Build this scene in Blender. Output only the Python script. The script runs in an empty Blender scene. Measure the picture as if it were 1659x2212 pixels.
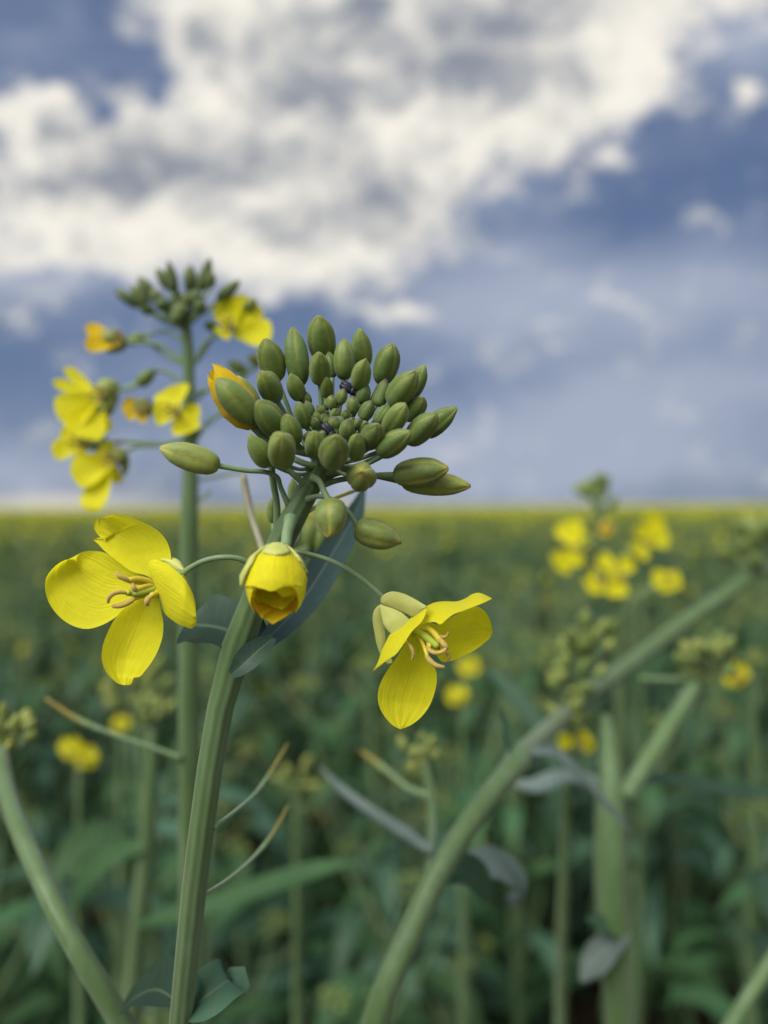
import bpy, math, random
import numpy as np
from mathutils import Vector, Matrix

scene = bpy.context.scene
COL = scene.collection
rad = math.radians

# ------------------------------------------------------------------ camera
CAM_H = 1.0
PITCH, ROLL = rad(-0.42), rad(0.40)
cam_data = bpy.data.cameras.new("camera")
cam = bpy.data.objects.new("camera", cam_data)
COL.objects.link(cam)
scene.camera = cam
cam_data.sensor_fit = 'VERTICAL'
cam_data.sensor_height = 34.6
cam_data.lens = 26.0
cam_data.clip_start = 0.005
cam_data.clip_end = 20000
fwd = Vector((0, math.cos(PITCH), math.sin(PITCH)))
rgt0 = Vector((1, 0, 0))
up0 = rgt0.cross(fwd)
rgt = rgt0 * math.cos(ROLL) - up0 * math.sin(ROLL)
upv = rgt.cross(fwd)
R3 = Matrix((rgt, upv, -fwd)).transposed()
cam.matrix_world = Matrix.Translation((0, 0, CAM_H)) @ R3.to_4x4()
cam_data.dof.use_dof = True
cam_data.dof.focus_distance = 0.1135
cam_data.dof.aperture_fstop = 26.0 / 3.2
FPX = 26.0 / 34.6 * 2212.0          # focal length in pixels of the 1659 x 2212 view
RGT, UPV, FWD = np.array(rgt), np.array(upv), np.array(fwd)
CAMP = np.array((0, 0, CAM_H))

def P(x, y, d):
    """point seen at (x, y) of the 1659 x 2212 view, d metres in front of the lens"""
    return CAMP + RGT * ((x - 829.5) / FPX * d) + UPV * (-(y - 1106.0) / FPX * d) + FWD * d

# ------------------------------------------------------------------ render / colour
scene.render.engine = 'CYCLES'
scene.cycles.max_bounces = 7
scene.cycles.diffuse_bounces = 4
scene.cycles.glossy_bounces = 2
scene.cycles.transmission_bounces = 5
scene.cycles.use_denoising = True
scene.cycles.sample_clamp_indirect = 4.0
scene.view_settings.view_transform = 'Standard'
scene.view_settings.look = 'None'
scene.view_settings.exposure = 0.15
scene.view_settings.gamma = 1.0

# ------------------------------------------------------------------ node helpers
class NT:
    def __init__(s, tree):
        s.t = tree
        tree.nodes.clear()
    def n(s, kind, **kw):
        nd = s.t.nodes.new(kind)
        for k, v in kw.items():
            setattr(nd, k, v)
        return nd
    def put(s, sock, v):
        if isinstance(v, bpy.types.NodeSocket):
            s.t.links.new(v, sock)
        elif isinstance(v, bpy.types.Node):
            s.t.links.new(v.outputs[0], sock)
        else:
            if hasattr(sock.default_value, '__len__') and isinstance(v, (tuple, list)):
                if len(sock.default_value) == 4 and len(v) == 3:
                    v = (*v, 1)
            sock.default_value = v
    def math(s, op, a, b=0.0, c=0.0, clamp=False):
        nd = s.n('ShaderNodeMath', operation=op, use_clamp=clamp)
        s.put(nd.inputs[0], a); s.put(nd.inputs[1], b)
        if op in ('MULTIPLY_ADD', 'SMOOTH_MIN', 'SMOOTH_MAX'):
            s.put(nd.inputs[2], c)
        return nd.outputs[0]
    def vmath(s, op, a, b=(0, 0, 0)):
        nd = s.n('ShaderNodeVectorMath', operation=op)
        s.put(nd.inputs[0], a)
        if op == 'SCALE':
            s.put(nd.inputs['Scale'], b)
        else:
            s.put(nd.inputs[1], b)
        return nd.outputs[0]
    def mix(s, f, a, b, blend='MIX'):
        nd = s.n('ShaderNodeMix', data_type='RGBA', blend_type=blend)
        nd.clamp_factor = True
        s.put(nd.inputs[0], f); s.put(nd.inputs[6], a); s.put(nd.inputs[7], b)
        return nd.outputs[2]
    def step(s, v, lo, hi, a=0.0, b=1.0):
        nd = s.n('ShaderNodeMapRange', interpolation_type='SMOOTHSTEP')
        s.put(nd.inputs[0], v); s.put(nd.inputs[1], lo); s.put(nd.inputs[2], hi)
        s.put(nd.inputs[3], a); s.put(nd.inputs[4], b)
        return nd.outputs[0]
    def noise(s, vec, scale, detail=4, rough=0.55, dist=0.0):
        nd = s.n('ShaderNodeTexNoise')
        s.put(nd.inputs['Vector'], vec)
        nd.inputs['Scale'].default_value = scale
        nd.inputs['Detail'].default_value = detail
        nd.inputs['Roughness'].default_value = rough
        nd.inputs['Distortion'].default_value = dist
        return nd
    def xyz(s, x, y, z):
        nd = s.n('ShaderNodeCombineXYZ')
        s.put(nd.inputs[0], x); s.put(nd.inputs[1], y); s.put(nd.inputs[2], z)
        return nd.outputs[0]
    def scalev(s, vec, sc):
        nd = s.n('ShaderNodeMapping')
        s.put(nd.inputs[0], vec)
        nd.inputs[3].default_value = sc
        return nd.outputs[0]

# ------------------------------------------------------------------ sun and sky
SUN_EL, SUN_AZ = rad(47), rad(220)       # azimuth clockwise from +Y: behind the lens, to the left
sun_dir = Vector((math.sin(SUN_AZ) * math.cos(SUN_EL), math.cos(SUN_AZ) * math.cos(SUN_EL), math.sin(SUN_EL)))
sd = bpy.data.lights.new("sun", 'SUN')
sd.energy = 4.1
sd.angle = rad(45)
sd.color = (1.0, 0.96, 0.88)
sun = bpy.data.objects.new("sun", sd)
COL.objects.link(sun)
sun.rotation_euler = sun_dir.to_track_quat('Z', 'Y').to_euler()

world = bpy.data.worlds.new("World")
scene.world = world
world.cycles.sampling_method = 'MANUAL'
world.cycles.sample_map_resolution = 256
world.use_nodes = True
W = NT(world.node_tree)
geo = W.n('ShaderNodeTexCoord')
sep = W.n('ShaderNodeSeparateXYZ')
W.put(sep.inputs[0], geo.outputs['Generated'])
dx, dy, dz = sep.outputs
sky = W.n('ShaderNodeTexSky', sky_type='NISHITA')
sky.sun_disc = False
sky.sun_elevation = SUN_EL
sky.sun_rotation = SUN_AZ
sky.altitude = 100
sky.air_density = 1.0
sky.dust_density = 0.6
sky.ozone_density = 2.5
blue = W.vmath('SCALE', sky.outputs[0], 0.055)
# directions in the northern half of the sky: tangent-plane coordinates, in units of 100 / 1661 rad
ys = W.math('MAXIMUM', dy, 0.2)
cx = W.math('MULTIPLY_ADD', W.math('DIVIDE', dx, ys), FPX / 100, 8.295)
cy = W.math('MULTIPLY_ADD', W.math('DIVIDE', dz, ys), -FPX / 100, 10.94)
q0 = W.xyz(cx, cy, 0.0)
wn = W.noise(q0, 0.62, 3, 0.55)
wn2 = W.noise(q0, 1.9, 3, 0.6)
warp = W.vmath('SCALE', W.vmath('SUBTRACT', wn.outputs['Color'], (0.5, 0.5, 0.5)), 1.1)
warp2 = W.vmath('SCALE', W.vmath('SUBTRACT', wn2.outputs['Color'], (0.5, 0.5, 0.5)), 0.55)
q = W.vmath('ADD', W.vmath('ADD', q0, warp), warp2)

def blobs(items, start=0.0, coord=None):
    acc = start
    for (x, y, rx, ry, rot, amp) in items:
        mp = W.n('ShaderNodeMapping', vector_type='TEXTURE')
        W.put(mp.inputs[0], coord if coord is not None else q)
        mp.inputs[1].default_value = (x / 100, y / 100, 0)
        mp.inputs[2].default_value = (0, 0, rad(rot))
        mp.inputs[3].default_value = (rx / 100 * 1.6, ry / 100 * 1.6, 5)
        g = W.n('ShaderNodeTexGradient', gradient_type='QUADRATIC_SPHERE')
        W.put(g.inputs[0], mp.outputs[0])
        acc = W.math('MULTIPLY_ADD', g.outputs['Fac'], amp, acc)
    return acc

# pale veil of high, thin cloud
hz = W.noise(W.scalev(q0, (0.35, 1.3, 1)), 0.55, 4, 0.55, 0.6)
veil = blobs([
    (1230, 640, 420, 110, -3, 0.9), (1100, 720, 300, 90, 0, 0.45), (1560, 600, 300, 160, -10, 0.45),
    (1350, 900, 680, 170, -14, 1.0), (900, 1000, 800, 130, 0, 0.75), (1300, 1010, 500, 70, -4, 0.3),
    (300, 600, 500, 70, 4, 0.6), (40, 560, 260, 80, 0, 0.6), (40, 1010, 240, 80, 0, 0.7),
    (1600, 80, 200, 200, 0, 0.8), (1100, 520, 260, 140, -20, 0.55), (160, 40, 60, 60, 0, 0.35), (60,100,120,60,0,.25),
    (1450, 420, 330, 130, -8, -0.35), (560, 690, 260, 80, 0, -0.35), (1640, 330, 200, 140, 0, -0.3)], 0.10)
veil = W.math('ADD', veil, W.math('MULTIPLY', W.math('SUBTRACT', hz.outputs[0], 0.5), 0.9))
veil = W.step(veil, -0.22, 1.0)
# heaped cloud
qs = W.n('ShaderNodeMapping'); W.put(qs.inputs[0], q); qs.inputs[2].default_value = (0, 0, rad(18)); qs.inputs[3].default_value = (0.85, 1.15, 1)
fine = W.noise(qs.outputs[0], 1.1, 5, 0.58)
cum = blobs([
    (820, 90, 620, 220, 0, 1.1), (1180, 90, 480, 240, -14, 1.15), (560, 250, 400, 210, 0, 1.0), (1000, -60, 900, 160, 0, 0.9),
    (950, 300, 360, 190, -15, 1.0), (250, 450, 480, 170, 0, 1.2), (560, 480, 420, 150, 5, 1.0), (680, 570, 200, 90, 0, 0.6),
    (90, 270, 160, 170, 0, 1.1), (1330, 190, 190, 110, 0, 0.7), (880, 470, 220, 100, 0, 0.5), (500, 60, 340, 80, -6, 0.6), (120, 540, 260, 60, 0, 0.4),
    (110, 70, 260, 110, 12, -1.1), (300, 130, 110, 70, 25, -0.7), (222, 232, 46, 46, 0, -0.9), (1560, 140, 60, 180, 30, -0.4),
    (1000, 580, 140, 70, -25, -0.3), (10, 305, 50, 40, 0, -0.5),
    (1320, 345, 58, 30, 0, 0.75), (1625, 208, 40, 38, 0, 0.75), (1490, 252, 50, 40, 0, 0.5),
    (870, 668, 120, 34, 4, 0.8), (1180, 708, 80, 24, 0, 0.5), (1060, 640, 60, 24, 0, 0.4), (30, 672, 70, 36, 8, 0.85),
    (1340, 655, 60, 30, 0, 0.35)], -0.12)
cum = W.math('ADD', cum, W.math('MULTIPLY', W.math('SUBTRACT', fine.outputs[0], 0.5), 2.0))
thick = W.step(cum, 0.55, 1.7)
cmask = W.step(cum, -0.06, 0.72)
shd = W.noise(W.vmath('ADD', qs.outputs[0], (7.3, 2.1, 0)), 1.0, 5, 0.6)
lit = blobs([
    (420, 345, 320, 80, 5, -0.75), (170, 395, 220, 60, 0, -0.7), (470, 112, 100, 45, 12, -0.75), (650, 222, 130, 50, 8, -0.7),
    (800, 12, 100, 40, 0, -0.9), (660, 150, 90, 40, 20, -0.5), (840, 440, 170, 60, 0, -0.6), (700, 520, 130, 60, 0, -0.3), (870, 520, 90, 40, 0, -0.4), (1090, 60, 120, 30, 10, -0.35),
    (150, 290, 60, 80, 0, -0.35), (1010, 170, 70, 40, 0, -0.4), (1200, 70, 150, 30, 0, -0.3), (1130, 370, 120, 40, -15, -0.2),
    (460, 210, 110, 90, 0, 0.5), (300, 490, 210, 80, 0, 0.55), (560, 430, 120, 60, 0, 0.45), (1000, 300, 200, 70, 0, 0.5), (1380, 150, 180, 120, 0, 0.55),
    (80, 200, 100, 60, 0, 0.5), (60, 340, 80, 60, 0, 0.4), (600, 560, 160, 60, 0, 0.35), (880, 270, 90, 60, 0, 0.4), (1300, 50, 250, 80, 0, 0.3), (620, 20, 200, 40, 0, 0.3),
    (1320, 345, 60, 34, 0, 0.3), (1625, 208, 44, 40, 0, 0.3), (870, 668, 110, 30, 0, 0.2), (30, 672, 60, 32, 0, 0.2)], 0.62)
lit = W.math('ADD', lit, W.math('MULTIPLY', W.math('SUBTRACT', shd.outputs[0], 0.5), 1.5))
shd2 = W.noise(W.vmath('ADD', qs.outputs[0], (3.1, 9.7, 0)), 2.6, 3, 0.55)
lit = W.math('ADD', lit, W.math('MULTIPLY', W.math('SUBTRACT', shd2.outputs[0], 0.5), 0.9))
lit = W.math('SUBTRACT', W.math('ADD', lit, 0.30), W.math('MULTIPLY', thick, 0.6))
lit = W.step(lit, -0.10, 1.2)
cloudc = W.mix(lit, (0.26, 0.29, 0.35), (0.93, 0.89, 0.80))
col = W.mix(veil, W.mix(0.75, blue, (0.12, 0.18, 0.335)), (0.375, 0.425, 0.545))
col = W.mix(cmask, col, cloudc)
low = blobs([(120, 1080, 260, 22, 0, 1.6)], 0.0, q0)
col = W.mix(W.math('MULTIPLY', low, 0.9, clamp=True), col, (0.66, 0.64, 0.56))
# the rest of the sky, south of the field: sunlit broken cloud
bn = W.noise(geo.outputs['Generated'], 2.4, 5, 0.6)
back = W.mix(W.step(bn.outputs[0], 0.36, 0.56), W.mix(0.4, blue, (0.12, 0.19, 0.38)), (0.85, 0.83, 0.79))
front = W.step(dy, 0.15, 0.5)
col = W.mix(front, back, col)
bg = W.n('ShaderNodeBackground')
W.put(bg.inputs[0], col)
bg.inputs[1].default_value = 0.92
wo = W.n('ShaderNodeOutputWorld')
W.t.links.new(bg.outputs[0], wo.inputs[0])

# ------------------------------------------------------------------ materials
def new_mat(name):
    m = bpy.data.materials.new(name)
    m.use_nodes = True
    return m, NT(m.node_tree)

def attr(N, name, out='Vector'):
    a = N.n('ShaderNodeAttribute', attribute_type='GEOMETRY', attribute_name=name)
    return a.outputs[out]

def finish(N, color, rough, spec, transl=0.0, tcol=None, bump=None, bump_d=0.0001, bump_s=0.3, sheen=0.0):
    b = N.n('ShaderNodeBsdfPrincipled')
    N.put(b.inputs['Base Color'], color)
    N.put(b.inputs['Roughness'], rough)
    b.inputs['Specular IOR Level'].default_value = spec
    if sheen:
        b.inputs['Sheen Weight'].default_value = sheen
        b.inputs['Sheen Roughness'].default_value = 0.6
    nrm = None
    if bump is not None:
        bp = N.n('ShaderNodeBump')
        bp.inputs['Strength'].default_value = bump_s
        bp.inputs['Distance'].default_value = bump_d
        N.put(bp.inputs['Height'], bump)
        nrm = bp.outputs[0]
        N.put(b.inputs['Normal'], nrm)
    o = N.n('ShaderNodeOutputMaterial')
    if transl:
        t = N.n('ShaderNodeBsdfTranslucent')
        N.put(t.inputs[0], tcol if tcol is not None else color)
        if nrm is not None:
            N.put(t.inputs['Normal'], nrm)
        mx = N.n('ShaderNodeMixShader')
        N.put(mx.inputs[0], transl)
        N.t.links.new(b.outputs[0], mx.inputs[1]); N.t.links.new(t.outputs[0], mx.inputs[2])
        N.t.links.new(mx.outputs[0], o.inputs[0])
    else:
        N.t.links.new(b.outputs[0], o.inputs[0])
    return b

def objrand(N):
    return N.n('ShaderNodeObjectInfo').outputs['Random']

def petal_material(name, c1, c2, cbase, transl=0.4):
    m, N = new_mat(name)
    uv = attr(N, 'uvv')
    s = N.n('ShaderNodeSeparateXYZ'); N.put(s.inputs[0], uv)
    vein = N.noise(N.scalev(uv, (26, 2.2, 1)), 1.0, 3, 0.6, 0.3)
    oc = N.n('ShaderNodeTexCoord').outputs['Object']
    blotch = N.noise(N.scalev(oc, (260, 260, 260)), 1.0, 3, 0.5)
    c = N.mix(N.step(blotch.outputs[0], 0.3, 0.7), c1, c2)
    c = N.mix(N.step(vein.outputs[0], 0.48, 0.75, 0, 0.28), c, cbase)
    c = N.mix(N.step(s.outputs[1], 0.0, 0.34, 0.75, 0.0), c, cbase)
    crinkle = N.noise(N.scalev(oc, (700, 700, 700)), 1.0, 2, 0.5)
    h = N.math('MULTIPLY_ADD', crinkle.outputs[0], 0.7, vein.outputs[0])
    finish(N, c, 0.6, 0.2, transl, None, h, 0.0003, 0.6, sheen=0.08)
    return m

def green_material(name, c1, c2, rough=0.5, spec=0.35, scale=(300, 300, 120), transl=0.0, vary=0.25, sheen=0.0):
    m, N = new_mat(name)
    oc = N.n('ShaderNodeTexCoord').outputs['Object']
    a = N.noise(N.scalev(oc, scale), 1.0, 4, 0.6)
    f = N.step(a.outputs[0], 0.3, 0.7)
    c = N.mix(f, c1, c2)
    if name == 'stem':
        wx = N.noise(N.scalev(oc, (160, 160, 40)), 1.0, 5, 0.65)
        c = N.mix(N.step(wx.outputs[0], 0.45, 0.7, 0, 0.5), c, (0.105, 0.17, 0.09))
        c = N.mix(N.step(wx.outputs[0], 0.42, 0.28, 0, 0.4), c, (0.055, 0.090, 0.032))
    if vary:
        hs = N.n('ShaderNodeHueSaturation')
        r = objrand(N)
        N.put(hs.inputs['Value'], N.math('MULTIPLY_ADD', r, vary, 1 - vary / 2))
        N.put(hs.inputs['Color'], c)
        c = hs.outputs[0]
    finish(N, c, rough, spec, transl, None, a.outputs[0], 0.0001, 0.25, sheen)
    return m

def bud_material(name, green, seam, tip, tipamt):
    m, N = new_mat(name)
    uv = attr(N, 'uvv')
    s = N.n('ShaderNodeSeparateXYZ'); N.put(s.inputs[0], uv)
    oc = N.n('ShaderNodeTexCoord').outputs['Object']
    a = N.noise(N.scalev(oc, (420, 420, 420)), 1.0, 4, 0.6)
    f = N.noise(N.scalev(oc, (2600, 2600, 2600)), 1.0, 2, 0.6)
    g2 = tuple(v * k for v, k in zip(green, (1.25, 1.12, 0.95)))
    c = N.mix(N.step(a.outputs[0], 0.32, 0.68), green, g2)
    hs = N.n('ShaderNodeHueSaturation'); rr_ = objrand(N)
    N.put(hs.inputs['Value'], N.math('MULTIPLY_ADD', rr_, 0.45, 0.78)); N.put(hs.inputs['Hue'], N.math('MULTIPLY_ADD', rr_, -0.022, 0.511)); N.put(hs.inputs['Color'], c)
    c = hs.outputs[0]
    # yellowish streak where two sepals meet, stronger towards the tip
    st = N.math('MULTIPLY', s.outputs[0], N.step(s.outputs[1], 0.12, 0.6, 0.1, 0.8))
    st = N.math('MULTIPLY', st, N.step(a.outputs[0], 0.3, 0.6, 0.45, 1.0))
    c = N.mix(st, c, seam)
    c = N.mix(N.math('MULTIPLY', N.step(s.outputs[1], 0.8, 1.0), tipamt), c, tip)
    h = N.math('MULTIPLY_ADD', f.outputs[0], 0.4, a.outputs[0])
    mott = N.noise(N.scalev(oc, (1100, 1100, 1100)), 1.0, 3, 0.65)
    c = N.mix(N.step(mott.outputs[0], 0.5, 0.72, 0, 0.35), c, tuple(v * 1.5 + .012 for v in green))
    c = N.mix(N.step(mott.outputs[0], 0.48, 0.3, 0, 0.3), c, tuple(v * 0.62 for v in green))
    finish(N, c, N.step(mott.outputs[0], 0.3, 0.7, 0.42, 0.62), 0.3, 0.0, None, h, 0.0002, 0.4, sheen=0.12)
    return m

M_PETAL = petal_material("petal_yellow", (0.87, 0.815, 0.018), (0.82, 0.775, 0.016), (0.72, 0.73, 0.03), 0.5)
M_PETAL_OR = petal_material("petal_orange_yellow", (0.88, 0.66, 0.012), (0.86, 0.59, 0.010), (0.82, 0.55, 0.01), 0.5)
M_SEPAL = green_material("sepal", (0.62, 0.64, 0.20), (0.52, 0.57, 0.15), 0.5, 0.3, (300, 300, 300), 0.3, 0.1, 0.1)
M_STEM = green_material("stem", (0.056, 0.110, 0.034), (0.076, 0.136, 0.045), 0.48, 0.35, (500, 500, 60), 0.0, 0.12, 0.15)
M_PEDICEL = green_material("pedicel", (0.120, 0.200, 0.090), (0.150, 0.235, 0.115), 0.5, 0.35, (500, 500, 200), 0.0, 0.15, 0.15)
M_PED_Y = green_material("pedicel_yellow", (0.42, 0.38, 0.05), (0.34, 0.36, 0.07), 0.5, 0.3)
M_STALK_BROWN = green_material("stalk_withered", (0.26, 0.25, 0.18), (0.20, 0.20, 0.15), 0.6, 0.2)
M_BUD = bud_material("bud_green", (0.084, 0.142, 0.027), (0.22, 0.24, 0.040), (0.18, 0.19, 0.045), 0.5)
M_BUD_YOUNG = bud_material("bud_young", (0.080, 0.135, 0.030), (0.15, 0.18, 0.04), (0.075, 0.052, 0.045), 0.85)
M_BUD_SHADED = bud_material("bud_green_shaded", (0.058, 0.098, 0.024), (0.12, 0.14, 0.03), (0.09, 0.10, 0.03), 0.5)  # bud green darkened: backlit shade of the plant behind, left, painted into the colour
M_BUD_YEL = bud_material("bud_yellowing", (0.140, 0.195, 0.044), (0.31, 0.31, 0.055), (0.32, 0.30, 0.05), 0.6)
M_ANTHER = green_material("anther", (0.44, 0.32, 0.07), (0.33, 0.235, 0.05), 0.75, 0.15, (1800, 1800, 1800), 0.0, 0.1, 0.2)
M_FILAMENT = green_material("filament", (0.62, 0.54, 0.06), (0.58, 0.47, 0.05), 0.55, 0.2, (900, 900, 900), 0.2, 0.05)
M_PISTIL = green_material("pistil", (0.36, 0.42, 0.05), (0.30, 0.38, 0.05), 0.5, 0.3, (900, 900, 900), 0.0, 0.05)
m, N = new_mat("pod_tip")
sp = N.n('ShaderNodeSeparateXYZ'); N.put(sp.inputs[0], attr(N, 'uvv'))
pn = N.noise(N.scalev(N.n('ShaderNodeTexCoord').outputs['Object'], (700, 700, 700)), 1.0, 3, 0.6)
finish(N, N.mix(N.step(sp.outputs[1], 0.0, 0.55), (0.18, 0.275, 0.13), N.mix(pn.outputs[0], (0.20, 0.15, 0.05), (0.27, 0.24, 0.06))), 0.6, 0.2, 0, None, pn.outputs[0], 0.0001, 0.4)
M_POD_TIP = m

def leaf_material(name, c1, c2, rib, rough, spec):
    m, N = new_mat(name)
    uv = attr(N, 'uvv')
    s = N.n('ShaderNodeSeparateXYZ'); N.put(s.inputs[0], uv)
    oc = N.n('ShaderNodeTexCoord').outputs['Object']
    a = N.noise(N.scalev(oc, (60, 60, 60)), 1.0, 4, 0.6)
    b = N.noise(N.scalev(oc, (260, 260, 260)), 1.0, 3, 0.6)
    c = N.mix(N.step(a.outputs[0], 0.3, 0.7), c1, c2)
    d = N.math('ABSOLUTE', N.math('SUBTRACT', s.outputs[0], 0.5))
    side = N.math('ABSOLUTE', N.math('SINE', N.math('MULTIPLY', N.math('SUBTRACT', s.outputs[1], N.math('MULTIPLY', d, 0.35)), 26.0)))
    ribm = N.math('MAXIMUM', N.step(d, 0.012, 0.05, 0.9, 0.0), N.step(side, 0.0, 0.14, 0.35, 0.0))
    c = N.mix(ribm, c, rib)
    hs = N.n('ShaderNodeHueSaturation')
    r = objrand(N)
    N.put(hs.inputs['Hue'], N.math('MULTIPLY_ADD', r, 0.03, 0.485))
    N.put(hs.inputs['Value'], N.math('MULTIPLY_ADD', r, 0.5, 0.75))
    N.put(hs.inputs['Color'], c)
    h = N.math('MULTIPLY_ADD', ribm, 0.8, b.outputs[0])
    finish(N, hs.outputs[0], rough, spec, 0.22, N.mix(0.4, hs.outputs[0], (0.08, 0.16, 0.02)), h, 0.0006, 0.35)
    return m

M_LEAF = leaf_material("leaf", (0.034, 0.094, 0.036), (0.048, 0.120, 0.045), (0.075, 0.14, 0.065), 0.6, 0.22)
M_LEAF_BLUE = leaf_material("leaf_bluish", (0.036, 0.090, 0.054), (0.050, 0.114, 0.070), (0.085, 0.145, 0.10), 0.55, 0.3)
M_LEAF_DARK = leaf_material("leaf_dark", (0.020, 0.048, 0.034), (0.032, 0.066, 0.046), (0.09, 0.14, 0.09), 0.5, 0.3)
M_LEAF_NAVY = leaf_material("leaf_navy", (0.030, 0.066, 0.066), (0.044, 0.086, 0.084), (0.10, 0.16, 0.14), 0.5, 0.3)
M_LEAF_PALE = leaf_material("leaf_pale_underside", (0.115, 0.165, 0.155), (0.165, 0.22, 0.205), (0.20, 0.26, 0.24), 0.55, 0.35)
M_BEETLE = green_material("beetle_shell", (0.010, 0.012, 0.022), (0.014, 0.018, 0.032), 0.45, 0.35, (900, 900, 900), 0.0, 0.0)

# ------------------------------------------------------------------ mesh building
class MB:
    def __init__(s):
        s.v, s.f, s.m, s.uv = [], [], [], []
        s.nv = 0
    def add(s, verts, faces, mat=0, uv=None):
        verts = np.asarray(verts, float)
        s.v.append(verts)
        s.uv.append(np.asarray(uv, float) if uv is not None else np.zeros((len(verts), 2)))
        k = s.nv
        s.f.extend([tuple(i + k for i in f) for f in faces])
        s.m.extend([mat] * len(faces))
        s.nv += len(verts)
        return s
    def merge(s, o, mat=None, M=None):
        v = np.concatenate(o.v)
        if M is not None:
            v = v @ np.array(M)[:3, :3].T + np.array(M)[:3, 3]
        k = s.nv
        s.v.append(v); s.uv.append(np.concatenate(o.uv))
        s.f.extend([tuple(i + k for i in f) for f in o.f])
        s.m.extend(o.m if mat is None else [mat] * len(o.f))
        s.nv += len(v)
        return s
    def mesh(s, name, mats, origin=(0, 0, 0)):
        v = np.concatenate(s.v) - np.asarray(origin)
        uv = np.concatenate(s.uv)
        me = bpy.data.meshes.new(name)
        me.from_pydata(v.tolist(), [], s.f)
        a = me.attributes.new('uvv', 'FLOAT_VECTOR', 'POINT')
        buf = np.zeros((len(v), 3)); buf[:, :2] = uv
        a.data.foreach_set('vector', buf.ravel())
        for m in (mats if isinstance(mats, (list, tuple)) else [mats]):
            me.materials.append(m)
        me.polygons.foreach_set('material_index', s.m)
        me.polygons.foreach_set('use_smooth', [True] * len(s.f))
        me.update()
        return me
    def obj(s, name, mats, parent=None, origin=None):
        org = np.zeros(3)
        if parent is not None:
            org = np.array(root_loc(parent))
        o = bpy.data.objects.new(name, s.mesh(name, mats, org if origin is None else origin))
        COL.objects.link(o)
        if parent is not None:
            o.parent = parent
        return o

def root_loc(o):
    p = Vector((0, 0, 0))
    while o is not None:
        p += Vector(o.location)
        o = o.parent
    return p

def unit(v):
    v = np.asarray(v, float)
    return v / (np.linalg.norm(v) + 1e-12)

def spline(pts, n):
    """Catmull-Rom through rows of pts (any number of columns), n samples by arc length"""
    p = np.asarray(pts, float)
    if len(p) == 2:
        t = np.linspace(0, 1, n)[:, None]
        return p[0] * (1 - t) + p[1] * t
    dt = np.maximum(np.linalg.norm(np.diff(p[:, :min(3, p.shape[1])], axis=0), axis=1), 1e-9)
    sl = np.diff(p, axis=0) / dt[:, None]
    tg = np.vstack([sl[:1], (sl[:-1] * dt[1:, None] + sl[1:] * dt[:-1, None]) / (dt[1:] + dt[:-1])[:, None], sl[-1:]])
    out = []
    t = np.linspace(0, 1, 24, endpoint=False)[:, None]
    for i in range(len(p) - 1):
        a, b, ma, mb_ = p[i], p[i + 1], tg[i] * dt[i], tg[i + 1] * dt[i]
        out.append(a * (2 * t ** 3 - 3 * t ** 2 + 1) + ma * (t ** 3 - 2 * t ** 2 + t) + b * (3 * t ** 2 - 2 * t ** 3) + mb_ * (t ** 3 - t ** 2))
    out = np.vstack(out + [p[-1:]])
    L = np.concatenate([[0], np.cumsum(np.linalg.norm(np.diff(out[:, :3], axis=0), axis=1))])
    s = np.linspace(0, L[-1], n)
    return np.stack([np.interp(s, L, out[:, k]) for k in range(out.shape[1])], 1)

def tube(mb, pts, radii, sides=10, n=None, mat=0, ribs=0, rib=0.0, cap=True):
    """round stalk through world points; radii per point"""
    pts = np.asarray(pts, float)
    radii = np.broadcast_to(np.asarray(radii, float), (len(pts),))
    n = n or max(6, 6 * (len(pts) - 1))
    c = spline(np.hstack([pts, radii[:, None]]), n)
    p, r = c[:, :3], np.maximum(c[:, 3], 1e-5)
    T = np.gradient(p, axis=0)
    T /= np.linalg.norm(T, axis=1)[:, None] + 1e-12
    a = np.array((0, 0, 1.0)) if abs(T[0][2]) < 0.9 else np.array((1.0, 0, 0))
    N = unit(np.cross(T[0], a))
    th = np.linspace(0, 2 * math.pi, sides, endpoint=False)
    k = 1 + (rib * np.cos(ribs * th) if ribs else 0 * th)
    V, U = [], []
    for i in range(n):
        N = unit(N - T[i] * np.dot(N, T[i]))
        B = np.cross(T[i], N)
        V.append(p[i] + r[i] * k[:, None] * (np.cos(th)[:, None] * N + np.sin(th)[:, None] * B))
        U.append(np.stack([th / 6.2832, np.full(sides, i / (n - 1))], 1))
    V, U = np.vstack(V), np.vstack(U)
    F = [(i * sides + j, i * sides + (j + 1) % sides, (i + 1) * sides + (j + 1) % sides, (i + 1) * sides + j)
         for i in range(n - 1) for j in range(sides)]
    if cap:
        V = np.vstack([V, p[0] - T[0] * r[0] * 0.5, p[-1] + T[-1] * r[-1] * 0.6])
        U = np.vstack([U, [0, 0], [0, 1]])
        a0, a1 = n * sides, n * sides + 1
        F += [(a0, (j + 1) % sides, j) for j in range(sides)]
        F += [(a1, (n - 1) * sides + j, (n - 1) * sides + (j + 1) % sides) for j in range(sides)]
    return mb.add(V, F, mat, U)

BT = np.array([0, .02, .06, .14, .28, .45, .62, .76, .86, .92, .955, .985, 1.0])
BR = np.array([.34, .52, .70, .87, .98, 1.0, .92, .76, .54, .37, .29, .24, .12])

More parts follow.
